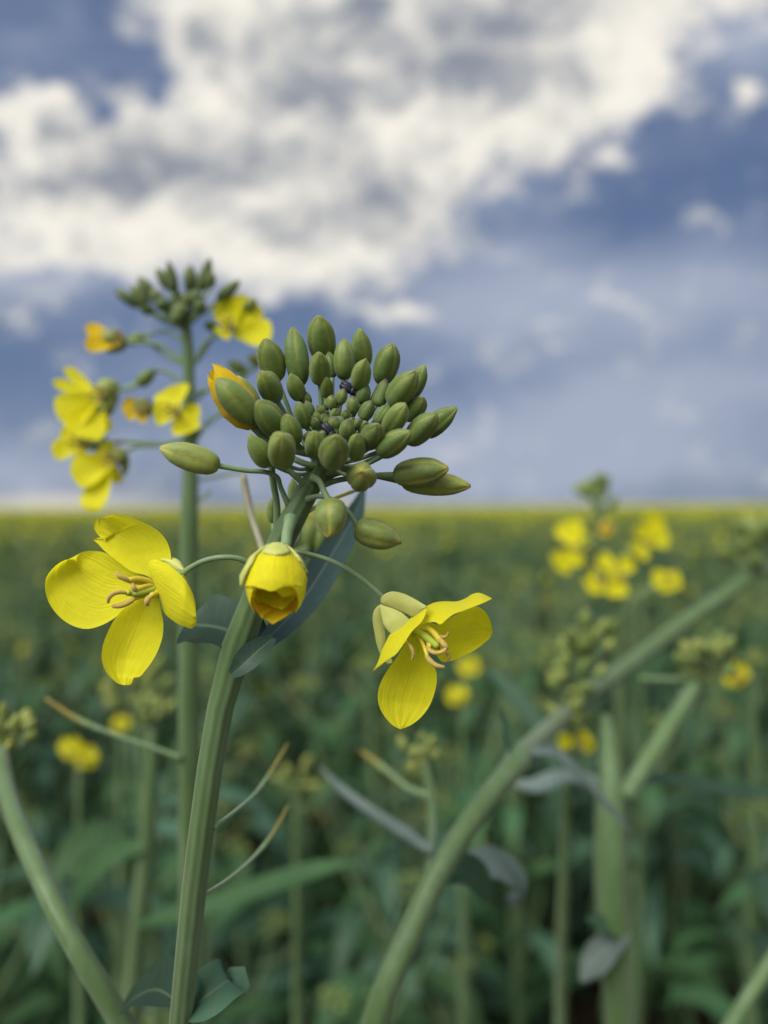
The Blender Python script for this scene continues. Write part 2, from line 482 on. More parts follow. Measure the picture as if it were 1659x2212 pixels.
def bud(mb, b, t, w, seed=0, hi=True, mat=0, roll=0.0, facing=None):
    """closed bud of four sepals from base b to tip t (world), w wide"""
    rng = random.Random(seed)
    b, t = np.asarray(b, float), np.asarray(t, float)
    A = unit(t - b); L = np.linalg.norm(t - b)
    f = unit(facing if facing is not None else CAMP - b)
    X = f - A * np.dot(f, A)
    X = unit(X) if np.linalg.norm(X) > 0.05 else unit(np.cross(A, (0.3, 0.9, 0.2)))
    Y = np.cross(A, X)
    ns, nt = (36, 22) if hi else (12, 9)
    ts = np.concatenate([np.linspace(0, 0.1, nt // 4, endpoint=False), np.linspace(0.1, 1, nt - nt // 4)])
    th = np.linspace(0, 2 * math.pi, ns, endpoint=False)
    lean = rng.uniform(-0.12, 0.12) * w
    pw_ = rng.uniform(0.84, 1.2)
    V, U = [], []
    phase = roll + rng.uniform(-0.8, 0.8)
    for tt in ts:
        r = np.interp(tt ** pw_, BT, BR) * w / 2
        a = 4 * (th + phase)
        d = np.abs(((th + phase) / (math.pi / 2) + 0.5) % 1 - 0.5) * (math.pi / 2)
        seam = np.exp(-(d / 0.10) ** 2)
        k = 1 - 0.06 * np.exp(-(d / 0.075) ** 2) * min(1, tt * 6) - 0.045 * np.cos(a) * (0.5 + 1.2 * tt)
        # opposite pairs stand slightly proud and end at different heights
        alt = np.cos(2 * (th + phase + math.pi / 4))
        k = k + 0.03 * alt * (0.3 + tt)
        zz = tt * L * (1 - 0.035 * (alt < 0) * max(0, tt - 0.5) * 2)
        off = lean * math.sin(math.pi * tt)
        V.append(b + A * np.atleast_1d(zz)[:, None] + (np.cos(th) * k * r + off)[:, None] * X + (np.sin(th) * k * r)[:, None] * Y)
        U.append(np.stack([np.exp(-(d / 0.16) ** 2), np.full(ns, tt)], 1))
    n = len(ts)
    V, U = np.vstack(V), np.vstack(U)
    F = [(i * ns + j, i * ns + (j + 1) % ns, (i + 1) * ns + (j + 1) % ns, (i + 1) * ns + j) for i in range(n - 1) for j in range(ns)]
    V = np.vstack([V, b, t]); U = np.vstack([U, [0, 0], [0, 1]])
    F += [(n * ns, (j + 1) % ns, j) for j in range(ns)]
    F += [(n * ns + 1, (n - 1) * ns + j, (n - 1) * ns + (j + 1) % ns) for j in range(ns)]
    return mb.add(V, F, mat, U)

def smooth_noise(rng, n=5):
    ks = [(rng.uniform(-9, 9), rng.uniform(-7, 7), rng.uniform(0, 6.28), rng.uniform(0.4, 1)) for _ in range(n)]
    return lambda u, v: sum(a * np.sin(ku * u + kv * v + p) for ku, kv, p, a in ks) / n

def grid_faces(nv, nu):
    return [(i * nu + j, i * nu + j + 1, (i + 1) * nu + j + 1, (i + 1) * nu + j) for i in range(nv - 1) for j in range(nu - 1)]

def petal_edges(mb, A, B, dA, dC, dB, seed=0, nv=40, nu=25, wrinkle=0.00022, mat=0, curl=0.0):
    """petal between two edge polylines (view pixels, base to tip); dA, dC, dB: depths along
    edge A, the midline and edge B as lists spread from base to tip"""
    a, b = spline(np.array(A), nv), spline(np.array(B), nv)
    v = np.linspace(0, 1, nv)
    f = lambda L: np.interp(v, np.linspace(0, 1, len(L)), L)
    da, dc, db = f(dA), f(dC), f(dB)
    nz = smooth_noise(random.Random(seed), 7)
    u = np.linspace(0, 1, nu)
    V, U = [], []
    for i in range(nv):
        xy = a[i] * (1 - u)[:, None] + b[i] * u[:, None]
        dep = da[i] * (1 - u) * (1 - 2 * u) + dc[i] * 4 * u * (1 - u) + db[i] * u * (2 * u - 1)
        dep = dep + wrinkle * nz(u, np.full(nu, v[i])) * (0.3 + v[i]) * 2.2
        dep = dep + wrinkle * 0.45 * np.sin(u * 27 + 3 * nz(u, np.full(nu, v[i]))) * v[i] ** 3 + curl * v[i] ** 5
        for (x, y), d in zip(xy, dep):
            V.append(P(x, y, d))
        U.append(np.stack([u, np.full(nu, v[i])], 1))
    return mb.add(V, grid_faces(nv, nu), mat, np.vstack(U))

PV = [0, .12, .25, .4, .55, .7, .82, .91, .97, 1]
PW = [.16, .2, .34, .62, .85, 1.0, .97, .78, .45, .08]

def petal3(mb, b, t, w, nrm, cup=0.12, bend=0.1, seed=0, nv=9, nu=7, mat=0, prof=None, wav=0.03):
    """obovate petal from base b to tip t (world points), w wide, facing nrm"""
    b, t = np.asarray(b, float), np.asarray(t, float)
    A = t - b; L = np.linalg.norm(A); A = A / L
    N = unit(nrm - A * np.dot(nrm, A)); S = np.cross(N, A)
    nz = smooth_noise(random.Random(seed), 5)
    V, U = [], []
    u = np.linspace(-1, 1, nu)
    for i in range(nv):
        v = i / (nv - 1)
        ww = np.interp(v, PV, prof or PW) * w / 2
        h = cup * w * u ** 2 * math.sin(math.pi * min(1, v + .15)) + bend * L * (math.sin(math.pi * v) * -1 + 0) + wav * w * nz(u, v) * v
        notch = -0.06 * L * np.exp(-(u / 0.25) ** 2) * (v > 0.93)
        V.append(b + A * (v * L + notch)[:, None] + S * (u * ww)[:, None] + N * h[:, None])
        U.append(np.stack([(u + 1) / 2, np.full(nu, v)], 1))
    return mb.add(np.vstack(V), grid_faces(nv, nu), mat, np.vstack(U))

def leaf3(mb, pts, widths, nrm, fold=0.25, wave=0.08, seed=0, nv=18, nu=9, mat=0, lobes=0):
    """leaf blade along world points, width per point, upper face towards nrm"""
    pts = np.asarray(pts, float)
    c = spline(np.hstack([pts, np.asarray(widths, float)[:, None]]), nv)
    p, w = c[:, :3], np.maximum(c[:, 3], 1e-4)
    T = np.gradient(p, axis=0); T /= np.linalg.norm(T, axis=1)[:, None] + 1e-12
    rng = random.Random(seed); nz = smooth_noise(rng, 6); ph = rng.uniform(0, 6)
    u = np.linspace(-1, 1, nu)
    V, U = [], []
    nrm = np.asarray(nrm, float)
    for i in range(nv):
        N = unit(nrm - T[i] * np.dot(nrm, T[i])); S = np.cross(N, T[i])
        v = i / (nv - 1)
        ww = w[i] / 2 * (1 + (0.18 * math.sin(lobes * v * 6.28 + ph) if lobes else 0))
        h = fold * ww * np.abs(u) ** 1.4 + wave * ww * 2 * nz(u, np.full(nu, v * 2)) * np.abs(u) + wave * ww * np.sin(v * 15 + ph + u * 1.5) * np.abs(u) ** 2
        V.append(p[i] + S * (u * ww)[:, None] + N * h[:, None])
        U.append(np.stack([(u + 1) / 2, np.full(nu, v)], 1))
    return mb.add(np.vstack(V), grid_faces(nv, nu), mat, np.vstack(U))

def revolve_patch(mb, b, t, w, th0, half, t0, t1, prof, scale=1.0, side_drop=0.2, seed=0, nv=22, nu=19, mat=0, claw=0.0, wrk=0.02):
    """curved scale (petal of a closing flower, sepal) wrapped round the axis b-t; angle 0 faces the lens"""
    b, t = np.asarray(b, float), np.asarray(t, float)
    A = unit(t - b); L = np.linalg.norm(t - b)
    f = unit(CAMP - b); X = unit(f - A * np.dot(f, A)); Y = np.cross(A, X)
    nz = smooth_noise(random.Random(seed), 6)
    u = np.linspace(-1, 1, nu)
    V, U = [], []
    pt, pr = zip(*prof)
    for i in range(nv):
        v = i / (nv - 1)
        tl = t0 + (t1 - t0) * v * (1 - side_drop * u ** 2)
        r = np.interp(tl, pt, pr) * w / 2 * scale * (1 + wrk * nz(u, np.full(nu, v)))
        hh = half * (1 - claw * (1 - v) ** 2)
        if v > 0.85:
            hh = hh * math.sqrt(max(0.02, 1 - ((v - 0.85) / 0.16) ** 2))
        a = th0 + u * hh
        V.append(b + A * (tl * L)[:, None] + X * (np.cos(a) * r)[:, None] + Y * (np.sin(a) * r)[:, None])
        U.append(np.stack([(u + 1) / 2, np.full(nu, v)], 1))
    return mb.add(np.vstack(V), grid_faces(nv, nu), mat, np.vstack(U))

# ------------------------------------------------------------------ things
def thing(name, label, cat, loc, group=None):
    o = bpy.data.objects.new(name, None)
    COL.objects.link(o)
    o.location = loc
    o.empty_display_size = 0.02
    tag(o, label, cat, group)
    return o

def tag(o, label=None, cat=None, group=None, kind=None):
    if label: o['label'] = label
    if cat: o['category'] = cat
    if group: o['group'] = group
    if kind: o['kind'] = kind
    return o

def copy_tree(o, parent=None):
    c = o.copy()
    COL.objects.link(c)
    c.parent = parent
    for ch in list(o.children):
        copy_tree(ch, c)
    return c

def solid(o, t):
    m = o.modifiers.new('thickness', 'SOLIDIFY')
    m.thickness = t
    m.offset = 0
    return o

def Pts(rows, cv=None):
    """rows (x, y, depth) -> world points"""
    out = []
    for r in rows:
        x, y = cv(r[0], r[1]) if cv else r[:2]
        out.append(P(x, y, r[2]))
    return np.array(out)

def pxr(w, d):
    """radius in metres of something w view pixels wide at depth d"""
    return 0.5 * w * d / FPX

def ground_below(x, y, d, dx=0.0, dy=0.0):
    p = P(x, y, d)
    return np.array((p[0] + dx, p[1] + dy, 0.0))

# ------------------------------------------------------------------ views used to read positions off the photograph
C1 = lambda x, y: (411.5 + .3968 * x, 658.3 + .3968 * y)      # bud head
C2 = lambda x, y: (82.3 + .23148 * x, 1069.8 + .23148 * y)    # left flower
C3 = lambda x, y: (466.3 + .38029 * x, 1124.6 + .38029 * y)   # right flower and opening flower
C4 = lambda x, y: (109.7 + .31416 * x, 521.2 + .31416 * y)    # plant behind, left
PLANTS = "rapeseed plants"

# ================================================================== the plant in focus
base = ground_below(395, 2212, 0.125, 0.01, 0.10)
hero = thing("rapeseed_plant", "sharp nearest rapeseed plant with dense green bud dome and three yellow blooms below", "plant", base, PLANTS)

stem_rows = [(735, 905, .1105, 26), (712, 960, .1120, 40), (690, 1010, .1130, 44), (664, 1065, .1138, 48), (628, 1130, .1143, 54), (585, 1210, .1145, 57),
             (548, 1300, .1146, 55), (522, 1372, .1148, 57), (513, 1396, .1148, 66), (507, 1425, .1149, 58), (488, 1480, .1150, 56), (465, 1590, .1152, 56), (449, 1690, .1156, 54), (445, 1725, .1157, 57), (440, 1760, .1159, 54),
             (430, 1830, .1164, 53), (413, 1980, .1180, 52), (400, 2110, .1200, 50), (388, 2230, .1225, 48)]
pts = [P(x, y, d) for x, y, d, w in stem_rows] + [base * 0.35 + P(388, 2230, .1225) * 0.65, base]
rr = [pxr(w, d) for x, y, d, w in stem_rows] + [.0024, .003]
m = MB(); tube(m, pts, rr, 40, 110, ribs=9, rib=0.045)
m.obj("stem", M_STEM, hero)

def stem_at(y):
    ys = [r[1] for r in stem_rows]
    return tuple(np.interp(y, ys, [r[k] for r in stem_rows]) for k in (0, 2))

def bud_depth(cx, cy):
    return 0.1130 + (640 - cy) * 0.0000185

APEX = (762, 690)
_n = [0]
def hero_bud(b, t, w, dz=0.0, mat=None, asp=1.95, ped=True, pw=26, att=None, flip=1, dt=None, via=None, d0=None, pmat=None):
    """bud from base b to tip t, w wide, in bud-head view pixels"""
    _n[0] += 1
    bx, by = C1(*b); tx, ty = C1(*t)
    Lp = math.hypot(t[0] - b[0], t[1] - b[1])
    db = (d0 if d0 is not None else bud_depth(*b)) + dz
    full = asp * w
    dd = math.sqrt(max(0, full ** 2 - Lp ** 2)) * .3968 * db / FPX * 0.85
    dtp = db - flip * dd if dt is None else db + dt
    m = MB(); pb, pt = P(bx, by, db), P(tx, ty, dtp)
    bud(m, pb, pt, w * .94 * .3968 * db / FPX, seed=_n[0], roll=(_n[0] * 0.37) % 1.57)
    o = m.obj("bud", mat or M_BUD, hero)
    if ped:
        if att is None:
            k = min(1.0, math.hypot(b[0] - APEX[0], b[1] - APEX[1]) / 420)
            ay = 700 + 230 * k
            ax = float(np.interp(ay, [680, 830, 940, 1060], [762, 738, 705, 640]))
            ax2, ay2 = C1(ax, ay)
            ad = stem_at(ay2)[1] + 0.0004
        else:
            ax2, ay2 = C1(*att[:2]); ad = att[2]
        pa = P(ax2, ay2, ad)
        rb = pw / 2 * .3968 * db / FPX
        if via is not None:
            mid = [P(*C1(x, y), d) for x, y, d in via]
        else:
            A = unit(pb - pt)
            mid = [(pa * 0.5 + pb * 0.5) + A * np.linalg.norm(pa - pb) * 0.16]
        q = [pa] + mid + [pb + unit(pt - pb) * 0.0003]
        mm = MB(); tube(mm, q, [rb * 1.05] + [rb * 0.85] * len(mid) + [rb * 1.1], 12, 8 + 8 * len(mid))
        mm.obj("pedicel", pmat or M_PEDICEL, o)
    return o

MM = 0.001
big = [  # outer ring, clockwise from the upper left
    ((472, 415), (405, 183), 146, 0), ((598, 440), (557, 122), 146, 0), ((725, 300), (697, 58), 156, 1.2 * MM),
    ((705, 420), (702, 258), 124, -1.6 * MM), ((772, 400), (752, 255), 70, 0.6 * MM),
    ((836, 408), (838, 186), 116, 0), ((938, 335), (922, 130), 122, 1.8 * MM), ((1035, 432), (1102, 212), 138, 0.3 * MM),
    ((912, 452), (952, 294), 116, -1.0 * MM), ((1095, 540), (1228, 362), 146, -0.8 * MM), ((1195, 500), (1276, 330), 112, 2.2 * MM),
    ((1072, 686), (1172, 540), 132, -0.8 * MM), ((1180, 622), (1272, 506), 108, 2.0 * MM), ((1182, 752), (1342, 592), 134, -0.5 * MM),
    ((1270, 698), (1450, 560), 126, 2.4 * MM), ((1025, 806), (1198, 692), 132, -1.2 * MM), ((960, 770), (1022, 650), 128, -0.6 * MM),
    ((900, 838), (908, 702), 108, -0.8 * MM), ((768, 872), (796, 712), 164, -1.6 * MM), ((680, 812), (680, 692), 128, 0.4 * MM),
    ((498, 868), (498, 708), 166, -1.2 * MM), ((425, 868), (318, 706), 130, 0.8 * MM), ((566, 756), (524, 596), 124, 0),
    ((488, 700), (362, 524), 154, -1.0 * MM), ((468, 520), (388, 362), 140, -0.6 * MM), ((594, 508), (544, 376), 104, 0.3 * MM),
    ((628, 668), (588, 528), 94, -0.2 * MM), ((740, 496), (742, 394), 76, 0)]
for b, t, w, dzz in big:
    hero_bud(b, t, w, dzz)
small = [((806, 536), (838, 458), 74, -.3 * MM), ((926, 538), (962, 426), 82, 0), ((1016, 552), (1064, 404), 92, 0), ((936, 622), (990, 520), 86, 0),
         ((1010, 650), (1084, 540), 86, 0), ((884, 588), (882, 496), 72, -.4 * MM), ((768, 568), (768, 490), 62, 0), ((782, 688), (790, 612), 82, -.6 * MM),
         ((846, 722), (862, 622), 94, -.9 * MM), ((720, 600), (690, 548), 56, 0), ((660, 600), (628, 520), 62, 0), ((788, 618), (792, 566), 58, -.3 * MM),
         ((842, 625), (846, 572), 58, -.3 * MM), ((900, 668), (926, 622), 64, -.4 * MM), ((690, 672), (664, 618), 62, -.3 * MM), ((732, 640), (722, 592), 50, -.6 * MM),
         ((752, 660), (736, 610), 48, -.8 * MM), ((814, 650), (816, 604), 50, -.8 * MM), ((870, 668), (884, 612), 54, -.5 * MM),
         ((700, 640), (676, 582), 50, -.2 * MM), ((930, 690), (960, 640), 66, 0), ((712, 730), (730, 690), 58, -.3 * MM), ((650, 760), (640, 690), 70, .6 * MM), ((640, 545), (622, 470), 56, .6 * MM)]
for b, t, w, dzz in small:
    hero_bud(b, t, w, dzz, M_BUD_YOUNG, 1.45, pw=18)
m = MB()                                                       # the tightest buds, still one knob at the very tip
rng = random.Random(4)
for k in range(26):
    x, y = 775 + rng.gauss(0, 52), 628 + rng.gauss(0, 34)
    d = bud_depth(x, y) + 0.0006 + abs(x - 775) * 4e-6
    w = rng.uniform(26, 40)
    p0 = P(*C1(x, y + 14), d + .0006); p1 = P(*C1(x + (x - 775) * .2, y - 16), d - .0006)
    bud(m, p0, p1, w * .3968 * d / FPX, seed=k, hi=False)
m.obj("bud_tip", M_BUD_YOUNG, hero)
# petal tip showing at the end of one bud
m = MB(); d = bud_depth(705, 420) - 1.6 * MM
bud(m, P(*C1(703, 310), d - .0022), P(*C1(700, 268), d - .0040), 44 * .3968 * d / FPX, 3, False)
m.obj("petal_tip", M_PETAL_OR, hero)

# buds on long stalks
hero_bud((1156, 1545), (752, 1425), 200, 0) if False else None
def far_bud(b, t, w, db, dt, mat, ped_rows, pw, pmat=None, seed=1, roll=0.3):
    """bud in full-view pixels with its own stalk (x, y, depth)"""
    m = MB(); pb, pt = P(*b, db), P(*t, dt)
    bud(m, pb, pt, w * db / FPX, seed, roll=roll)
    o = m.obj("bud", mat, hero)
    q = [P(*r) for r in ped_rows] + [pb + unit(pt - pb) * .0004]
    r = pw / 2 * db / FPX
    mm = MB(); tube(mm, q, [r * 1.35] + [r] * (len(q) - 2) + [r * 1.15], 14, 12 * len(q), ribs=5, rib=0.03)
    mm.obj("pedicel", pmat or M_PEDICEL, o)
    return o
far_bud((473, 1007), (345, 967), 62, .1090, .1075, M_BUD_YEL, [(622, 1090, .1134), (606, 1052, .1120), (598, 1030, .1110), (582, 1022, .1104), (530, 1016, .1096)], 11, None, 71, 0.9)
hero_bud((925, 955), (938, 905), 166, 0, M_BUD_YEL, 1.75, True, 26, (700, 850, .1126), d0=.1100)
far_bud((851, 1027), (969, 1012), 60, .1115, .1100, M_BUD_YEL, [(690, 1050, .1138), (720, 1040, .1140), (770, 1031, .1130), (815, 1027, .1120)], 13, None, 72, 0.1)
far_bud((868, 1040), (1017, 1050), 50, .1135, .1130, M_BUD_YEL, [(690, 1040, .1142), (730, 1022, .1146), (800, 1026, .1140)], 13, None, 73, 0.7)
far_bud((716, 1086), (712, 1160), 72, .1085, .1050, M_BUD_YEL, [(677, 1033, .1118), (690, 1040, .1103), (700, 1062, .1094)], 14, None, 74, 0.5)
far_bud((768, 1140), (868, 1172), 64, .1100, .1090, M_BUD_YEL, [(664, 1078, .1122), (690, 1072, .1110), (718, 1080, .1104), (745, 1098, .1102), (764, 1122, .1101)], 11, None, 75, 0.2)
# stalks of buds on the far side of the stem
for rows, pw, mm_ in [([(598, 1145, .1160), (598, 1090, .1150), (590, 1040, .1135), (586, 1004, .1118)], 15, M_PEDICEL),
                      ([(664, 1052, .1128), (640, 1030, .1116), (612, 1006, .1108), (598, 996, .1104)], 14, M_PEDICEL),
                      ([(690, 1008, .1122), (660, 1002, .1112), (636, 992, .1108)], 14, M_PEDICEL),
                      ([(700, 1018, .1128), (735, 1012, .1132), (765, 1012, .1128)], 18, M_PEDICEL),
                      ([(664, 1106, .1146), (700, 1086, .1180), (745, 1068, .1210), (782, 1054, .1230)], 8, M_PED_Y)]:
    m = MB(); tube(m, Pts([r for r in rows]), [pxr(pw * 1.15, rows[0][2])] + [pxr(pw, r[2]) for r in rows[1:]], 12)
    m.obj("pedicel", mm_, hero)

# ---- bud breaking open, upper left
d = .1098
B, T = P(548, 922, d + .0006), P(457, 790, d - .0024)
fl = MB(); tube(fl, [P(690, 985, .1118), P(610, 965, .1116), P(570, 945, .1112), B], [.0006, .0005, .0005, .0006], 12)
fl.add(*(lambda q: (q.v[0], q.f))(bud(MB(), B, B + (T - B) * 0.3, .0032, 2, False)))
fo = fl.obj("flower", M_PEDICEL, hero)
closed = [(0, .35), (.12, .8), (.35, 1.05), (.6, .98), (.82, .72), (.95, .42), (1.05, .12)]
wd = 76 * d / FPX
for k, (th, hf, sc, t1, mt) in enumerate([(0.4, 1.15, .98, 1.02, M_PETAL_OR), (2.1, 1.2, .95, 1.0, M_PETAL_OR), (-1.2, 1.2, 1.06, 0.93, M_PETAL_OR), (3.6, 1.2, 1.0, .97, M_PETAL_OR)]):
    m = MB(); revolve_patch(m, B, T, wd, th, hf, 0.0, t1, closed, sc, 0.12, k, wrk=.05)
    m.obj("petal", mt, fo)
for k, (b, t, w, dz1, dz2, mt) in enumerate([((550, 908), (467, 818), 66, -.0012, -.0042, M_BUD), ((552, 880), (512, 812), 40, .0006, .0002, M_BUD_YEL)]):
    m = MB(); bud(m, P(*b, d + dz1), P(*t, d + dz2), w * d / FPX, 40 + k, roll=0.75)
    m.obj("sepal", mt, fo)

# ---- small flower parts
def stamens(parent, rows, cv):
    sc = cv(1, 0)[0] - cv(0, 0)[0]
    for fil, ant, fw, aw in rows:
        fw, aw = fw * sc * (1.25 if sc < .3 else 1), aw * sc * (1.15 if sc < .3 else 1)
        m = MB()
        f = Pts(fil, cv); a = Pts(ant, cv)
        tube(m, f, [pxr(fw * 1.2, fil[0][2])] + [pxr(fw, r[2]) for r in fil[1:]], 10, 14, 0)
        ar = [pxr(aw * k, ant[0][2]) for k in np.interp(np.linspace(0, 1, len(ant)), [0, .2, .7, 1], [.75, 1, .95, .6])]
        tube(m, a, ar, 14, 22, 1, ribs=2, rib=0.16)
        m.obj("stamen", [M_FILAMENT, M_ANTHER], parent)

# ---- left open flower
D = .1120
fl = MB()
ped = [(548, 1226, .1120), (520, 1208, .1110), (480, 1204, .1106), (440, 1212, .1110), (412, 1226, .1116), (393, 1240, .1120)]
tube(fl, [P(*r) for r in ped], [pxr(15, .112)] + [pxr(12, .112)] * 4 + [pxr(15, .112)], 14, 60)
tube(fl, [P(396, 1238, .1121), P(*C2(1270, 760), .1125), P(*C2(1160, 820), .1126), P(*C2(1090, 860), .1125)], [.0006, .0011, .0015, .0009], 16, 20)
fL = fl.obj("flower", M_PEDICEL, hero)
c2 = lambda L: [C2(*p) for p in L]
# top petal
m = MB(); petal_edges(m, c2([(1050, 770), (980, 740), (880, 715), (780, 645), (690, 575), (600, 500), (560, 455), (512, 412), (560, 404), (600, 408), (638, 430), (628, 412), (585, 392), (545, 352), (522, 300), (530, 255), (575, 216), (610, 212)]),
    c2([(1100, 800), (1180, 755), (1226, 690), (1240, 610), (1228, 500), (1195, 420), (1140, 350), (1060, 292), (960, 245), (860, 205), (760, 183), (690, 181), (650, 200), (610, 212)]),
    [D + .0003, D + .0006, D + .0012, D + .0010], [D + .0006, D + .0018, D + .0020, D + .0004], [D + .0004, D + .0006, D + .0002, D - .0008], 11)
m.obj("petal", M_PETAL, fL)
# left petal
m = MB(); petal_edges(m, c2([(1080, 900), (960, 960), (860, 1040), (790, 1090), (735, 1130), (600, 1210), (440, 1248), (300, 1207), (180, 1115), (105, 1010), (68, 900), (78, 765), (130, 690), (200, 630), (280, 597), (330, 596), (358, 612), (383, 674)]),
    c2([(1060, 790), (960, 740), (900, 705), (800, 645), (690, 572), (620, 535), (540, 520), (450, 522), (400, 537), (366, 570), (358, 600), (366, 640), (383, 674)]),
    [D + .0003, D + .0016, D + .0022, D + .0018], [D + .0006, D + .0030, D + .0042, D + .0034], [D + .0006, D + .0026, D + .0036, D + .0036], 12)
m.obj("petal", M_PETAL, fL)
# bottom petal
m = MB(); petal_edges(m, c2([(1050, 890), (990, 930), (900, 1000), (800, 1060), (720, 1150), (645, 1290), (600, 1420), (592, 1490), (605, 1580), (650, 1670), (700, 1722), (760, 1764), (800, 1772)]),
    c2([(1130, 900), (1135, 990), (1150, 1080), (1168, 1200), (1165, 1290), (1130, 1420), (1070, 1540), (1000, 1635), (938, 1698), (892, 1702), (878, 1735), (864, 1762), (800, 1772)]),
    [D, D + .0001, D - .0002, D - .0006], [D + .0004, D + .0014, D + .0012, D - .0004], [D, D - .0006, D - .0010, D - .0008], 13)
m.obj("petal", M_PETAL, fL)
# right petal, folded towards the lens
m = MB(); petal_edges(m, c2([(1100, 850), (1068, 780), (1040, 715), (1030, 655), (1040, 612), (1082, 597), (1150, 622), (1240, 670), (1330, 740), (1385, 810), (1425, 880), (1456, 960), (1470, 1040), (1464, 1075), (1475, 1120)]),
    c2([(1110, 860), (1128, 930), (1145, 1000), (1160, 1060), (1190, 1110), (1250, 1165), (1320, 1208), (1380, 1230), (1432, 1243), (1460, 1225), (1477, 1190), (1478, 1160), (1475, 1120)]),
    [D - .0004, D - .0014, D - .0026, D - .0030], [D - .0002, D - .0024, D - .0042, D - .0038], [D - .0002, D - .0014, D - .0026, D - .0034], 14)
m.obj("petal", M_PETAL, fL)
for k, (A_, B_, dd) in enumerate([
    ([(1360, 700), (1300, 720), (1240, 690), (1200, 640), (1150, 600)], [(1360, 690), (1320, 620), (1270, 588), (1220, 585), (1150, 600)], [.0006, .0012, .0020]),
    ([(1350, 745), (1300, 780), (1310, 850), (1330, 860), (1385, 832)], [(1360, 730), (1385, 750), (1392, 790), (1390, 810), (1385, 832)], [.0004, .0006, .0004])]):
    m = MB(); petal_edges(m, c2(A_), c2(B_), [D + x for x in dd], [D + x - .0008 for x in dd], [D + x for x in dd], 20 + k, 16, 11, .00005)
    solid(m.obj("sepal", M_SEPAL, fL), .0003)
e = D - .0012
stamens(fL, [
    ([(1100, 830, D), (1000, 790, D - .0010), (900, 782, e - .0008), (845, 795, e - .0014)], [(850, 800, e - .0014), (800, 775, e - .0018), (755, 750, e - .0020), (735, 718, e - .0020)], 44, 52),
    ([(1100, 850, D), (1010, 850, D - .0014), (925, 880, e - .0016)], [(915, 905, e - .0018), (893, 870, e - .0022), (882, 825, e - .0022)], 40, 44),
    ([(1100, 880, D), (980, 900, D - .0016), (830, 925, e - .0026)], [(815, 910, e - .0028), (760, 903, e - .0031), (700, 920, e - .0034), (660, 960, e - .0035), (652, 1002, e - .0034)], 26, 46),
    ([(1100, 900, D), (980, 940, D - .0014), (880, 975, e - .0024)], [(885, 980, e - .0024), (830, 1008, e - .0028), (760, 1030, e - .0030), (695, 1036, e - .0031)], 30, 54),
    ([(1130, 880, D), (1110, 915, D - .0014), (1060, 935, e - .0014)], [(1062, 938, e - .0014), (1030, 960, e - .0018), (1015, 1000, e - .0018), (1025, 1028, e - .0016)], 46, 50),
    ([(1090, 820, D), (980, 812, D - .0008), (880, 810, e - .0004)], [(870, 812, e - .0004), (850, 800, e - .0008), (830, 780, e - .0008)], 40, 40)], C2)
m = MB(); tube(m, Pts([(1110, 865, D), (1000, 900, D - .0016), (900, 922, e - .0020), (850, 920, e - .0024), (838, 905, e - .0026)], C2), [.0006, .00055, .0004, .00034, .0005], 14, 24)
m.obj("pistil", M_PISTIL, fL)

# ---- right open flower
D = .1130
c3 = lambda L: [C3(*p) for p in L]
fl = MB()
ped = Pts([(430, 172, .1138), (500, 182, .1132), (570, 200, .1128), (650, 227, .1126), (730, 266, .1126), (810, 318, .1128), (880, 373, .1130), (930, 418, .1131), (957, 446, .1132)], C3)
tube(fl, ped, [pxr(12, .113)] + [pxr(10, .113)] * 7 + [pxr(12, .113)], 14, 80)
tube(fl, Pts([(952, 440, .1132), (990, 500, .1136), (1060, 570, .1137), (1120, 600, .1134)], C3), [.0006, .0013, .0015, .0009], 16, 16)
fR = fl.obj("flower", M_PEDICEL, hero)
def petR(A_, B_, a, c, b, s):
    m = MB(); petal_edges(m, c3(A_), c3(B_), [D + x * MM for x in a], [D + x * MM for x in c], [D + x * MM for x in b], s)
    return m.obj("petal", M_PETAL, fR)
petR([(1110, 610), (1085, 670), (1060, 720), (1025, 780), (985, 835), (945, 900), (920, 980), (925, 1045), (950, 1100), (985, 1145), (1020, 1172), (1050, 1186)],
     [(1170, 640), (1190, 730), (1225, 800), (1252, 860), (1254, 920), (1240, 985), (1212, 1055), (1170, 1112), (1110, 1160), (1050, 1186)],
     [0, -.4, -.8, -1.6], [.5, 1.0, .8, -1.2], [.2, .3, .0, -1.4], 31)
petR([(1150, 590), (1200, 574), (1260, 590), (1310, 566), (1370, 530), (1430, 503), (1485, 488), (1528, 515), (1558, 570), (1572, 632)],
     [(1160, 640), (1200, 690), (1250, 760), (1290, 803), (1335, 797), (1400, 770), (1480, 730), (1530, 690), (1560, 662), (1572, 632)],
     [.6, 1.4, 2.2, 2.6], [1.2, 2.8, 3.8, 3.0], [.6, 1.4, 2.4, 2.8], 32)
petR([(1120, 585), (1110, 556), (1150, 512), (1195, 486), (1240, 466), (1300, 458), (1370, 458), (1420, 440), (1460, 416), (1495, 410), (1535, 424), (1570, 443)],
     [(1140, 610), (1190, 585), (1245, 576), (1275, 590), (1305, 566), (1350, 532), (1400, 514), (1450, 495), (1500, 475), (1540, 458), (1570, 443)],
     [.2, .8, 1.0, 1.0], [-.4, -1.6, -2.2, -1.2], [-.8, -3.4, -4.6, -2.6], 33)
petR([(1120, 570), (1150, 535), (1196, 492), (1192, 525), (1168, 575), (1120, 622), (1080, 680), (1050, 725), (1020, 762), (975, 790), (935, 822), (890, 857)],
     [(1110, 580), (1085, 582), (1055, 592), (1020, 616), (990, 645), (965, 690), (948, 725), (935, 760), (922, 800), (905, 832), (890, 857)],
     [-.8, -3.4, -4.4, -4.8], [-.6, -2.4, -3.6, -4.6], [0, -1.2, -2.6, -4.4], 34)
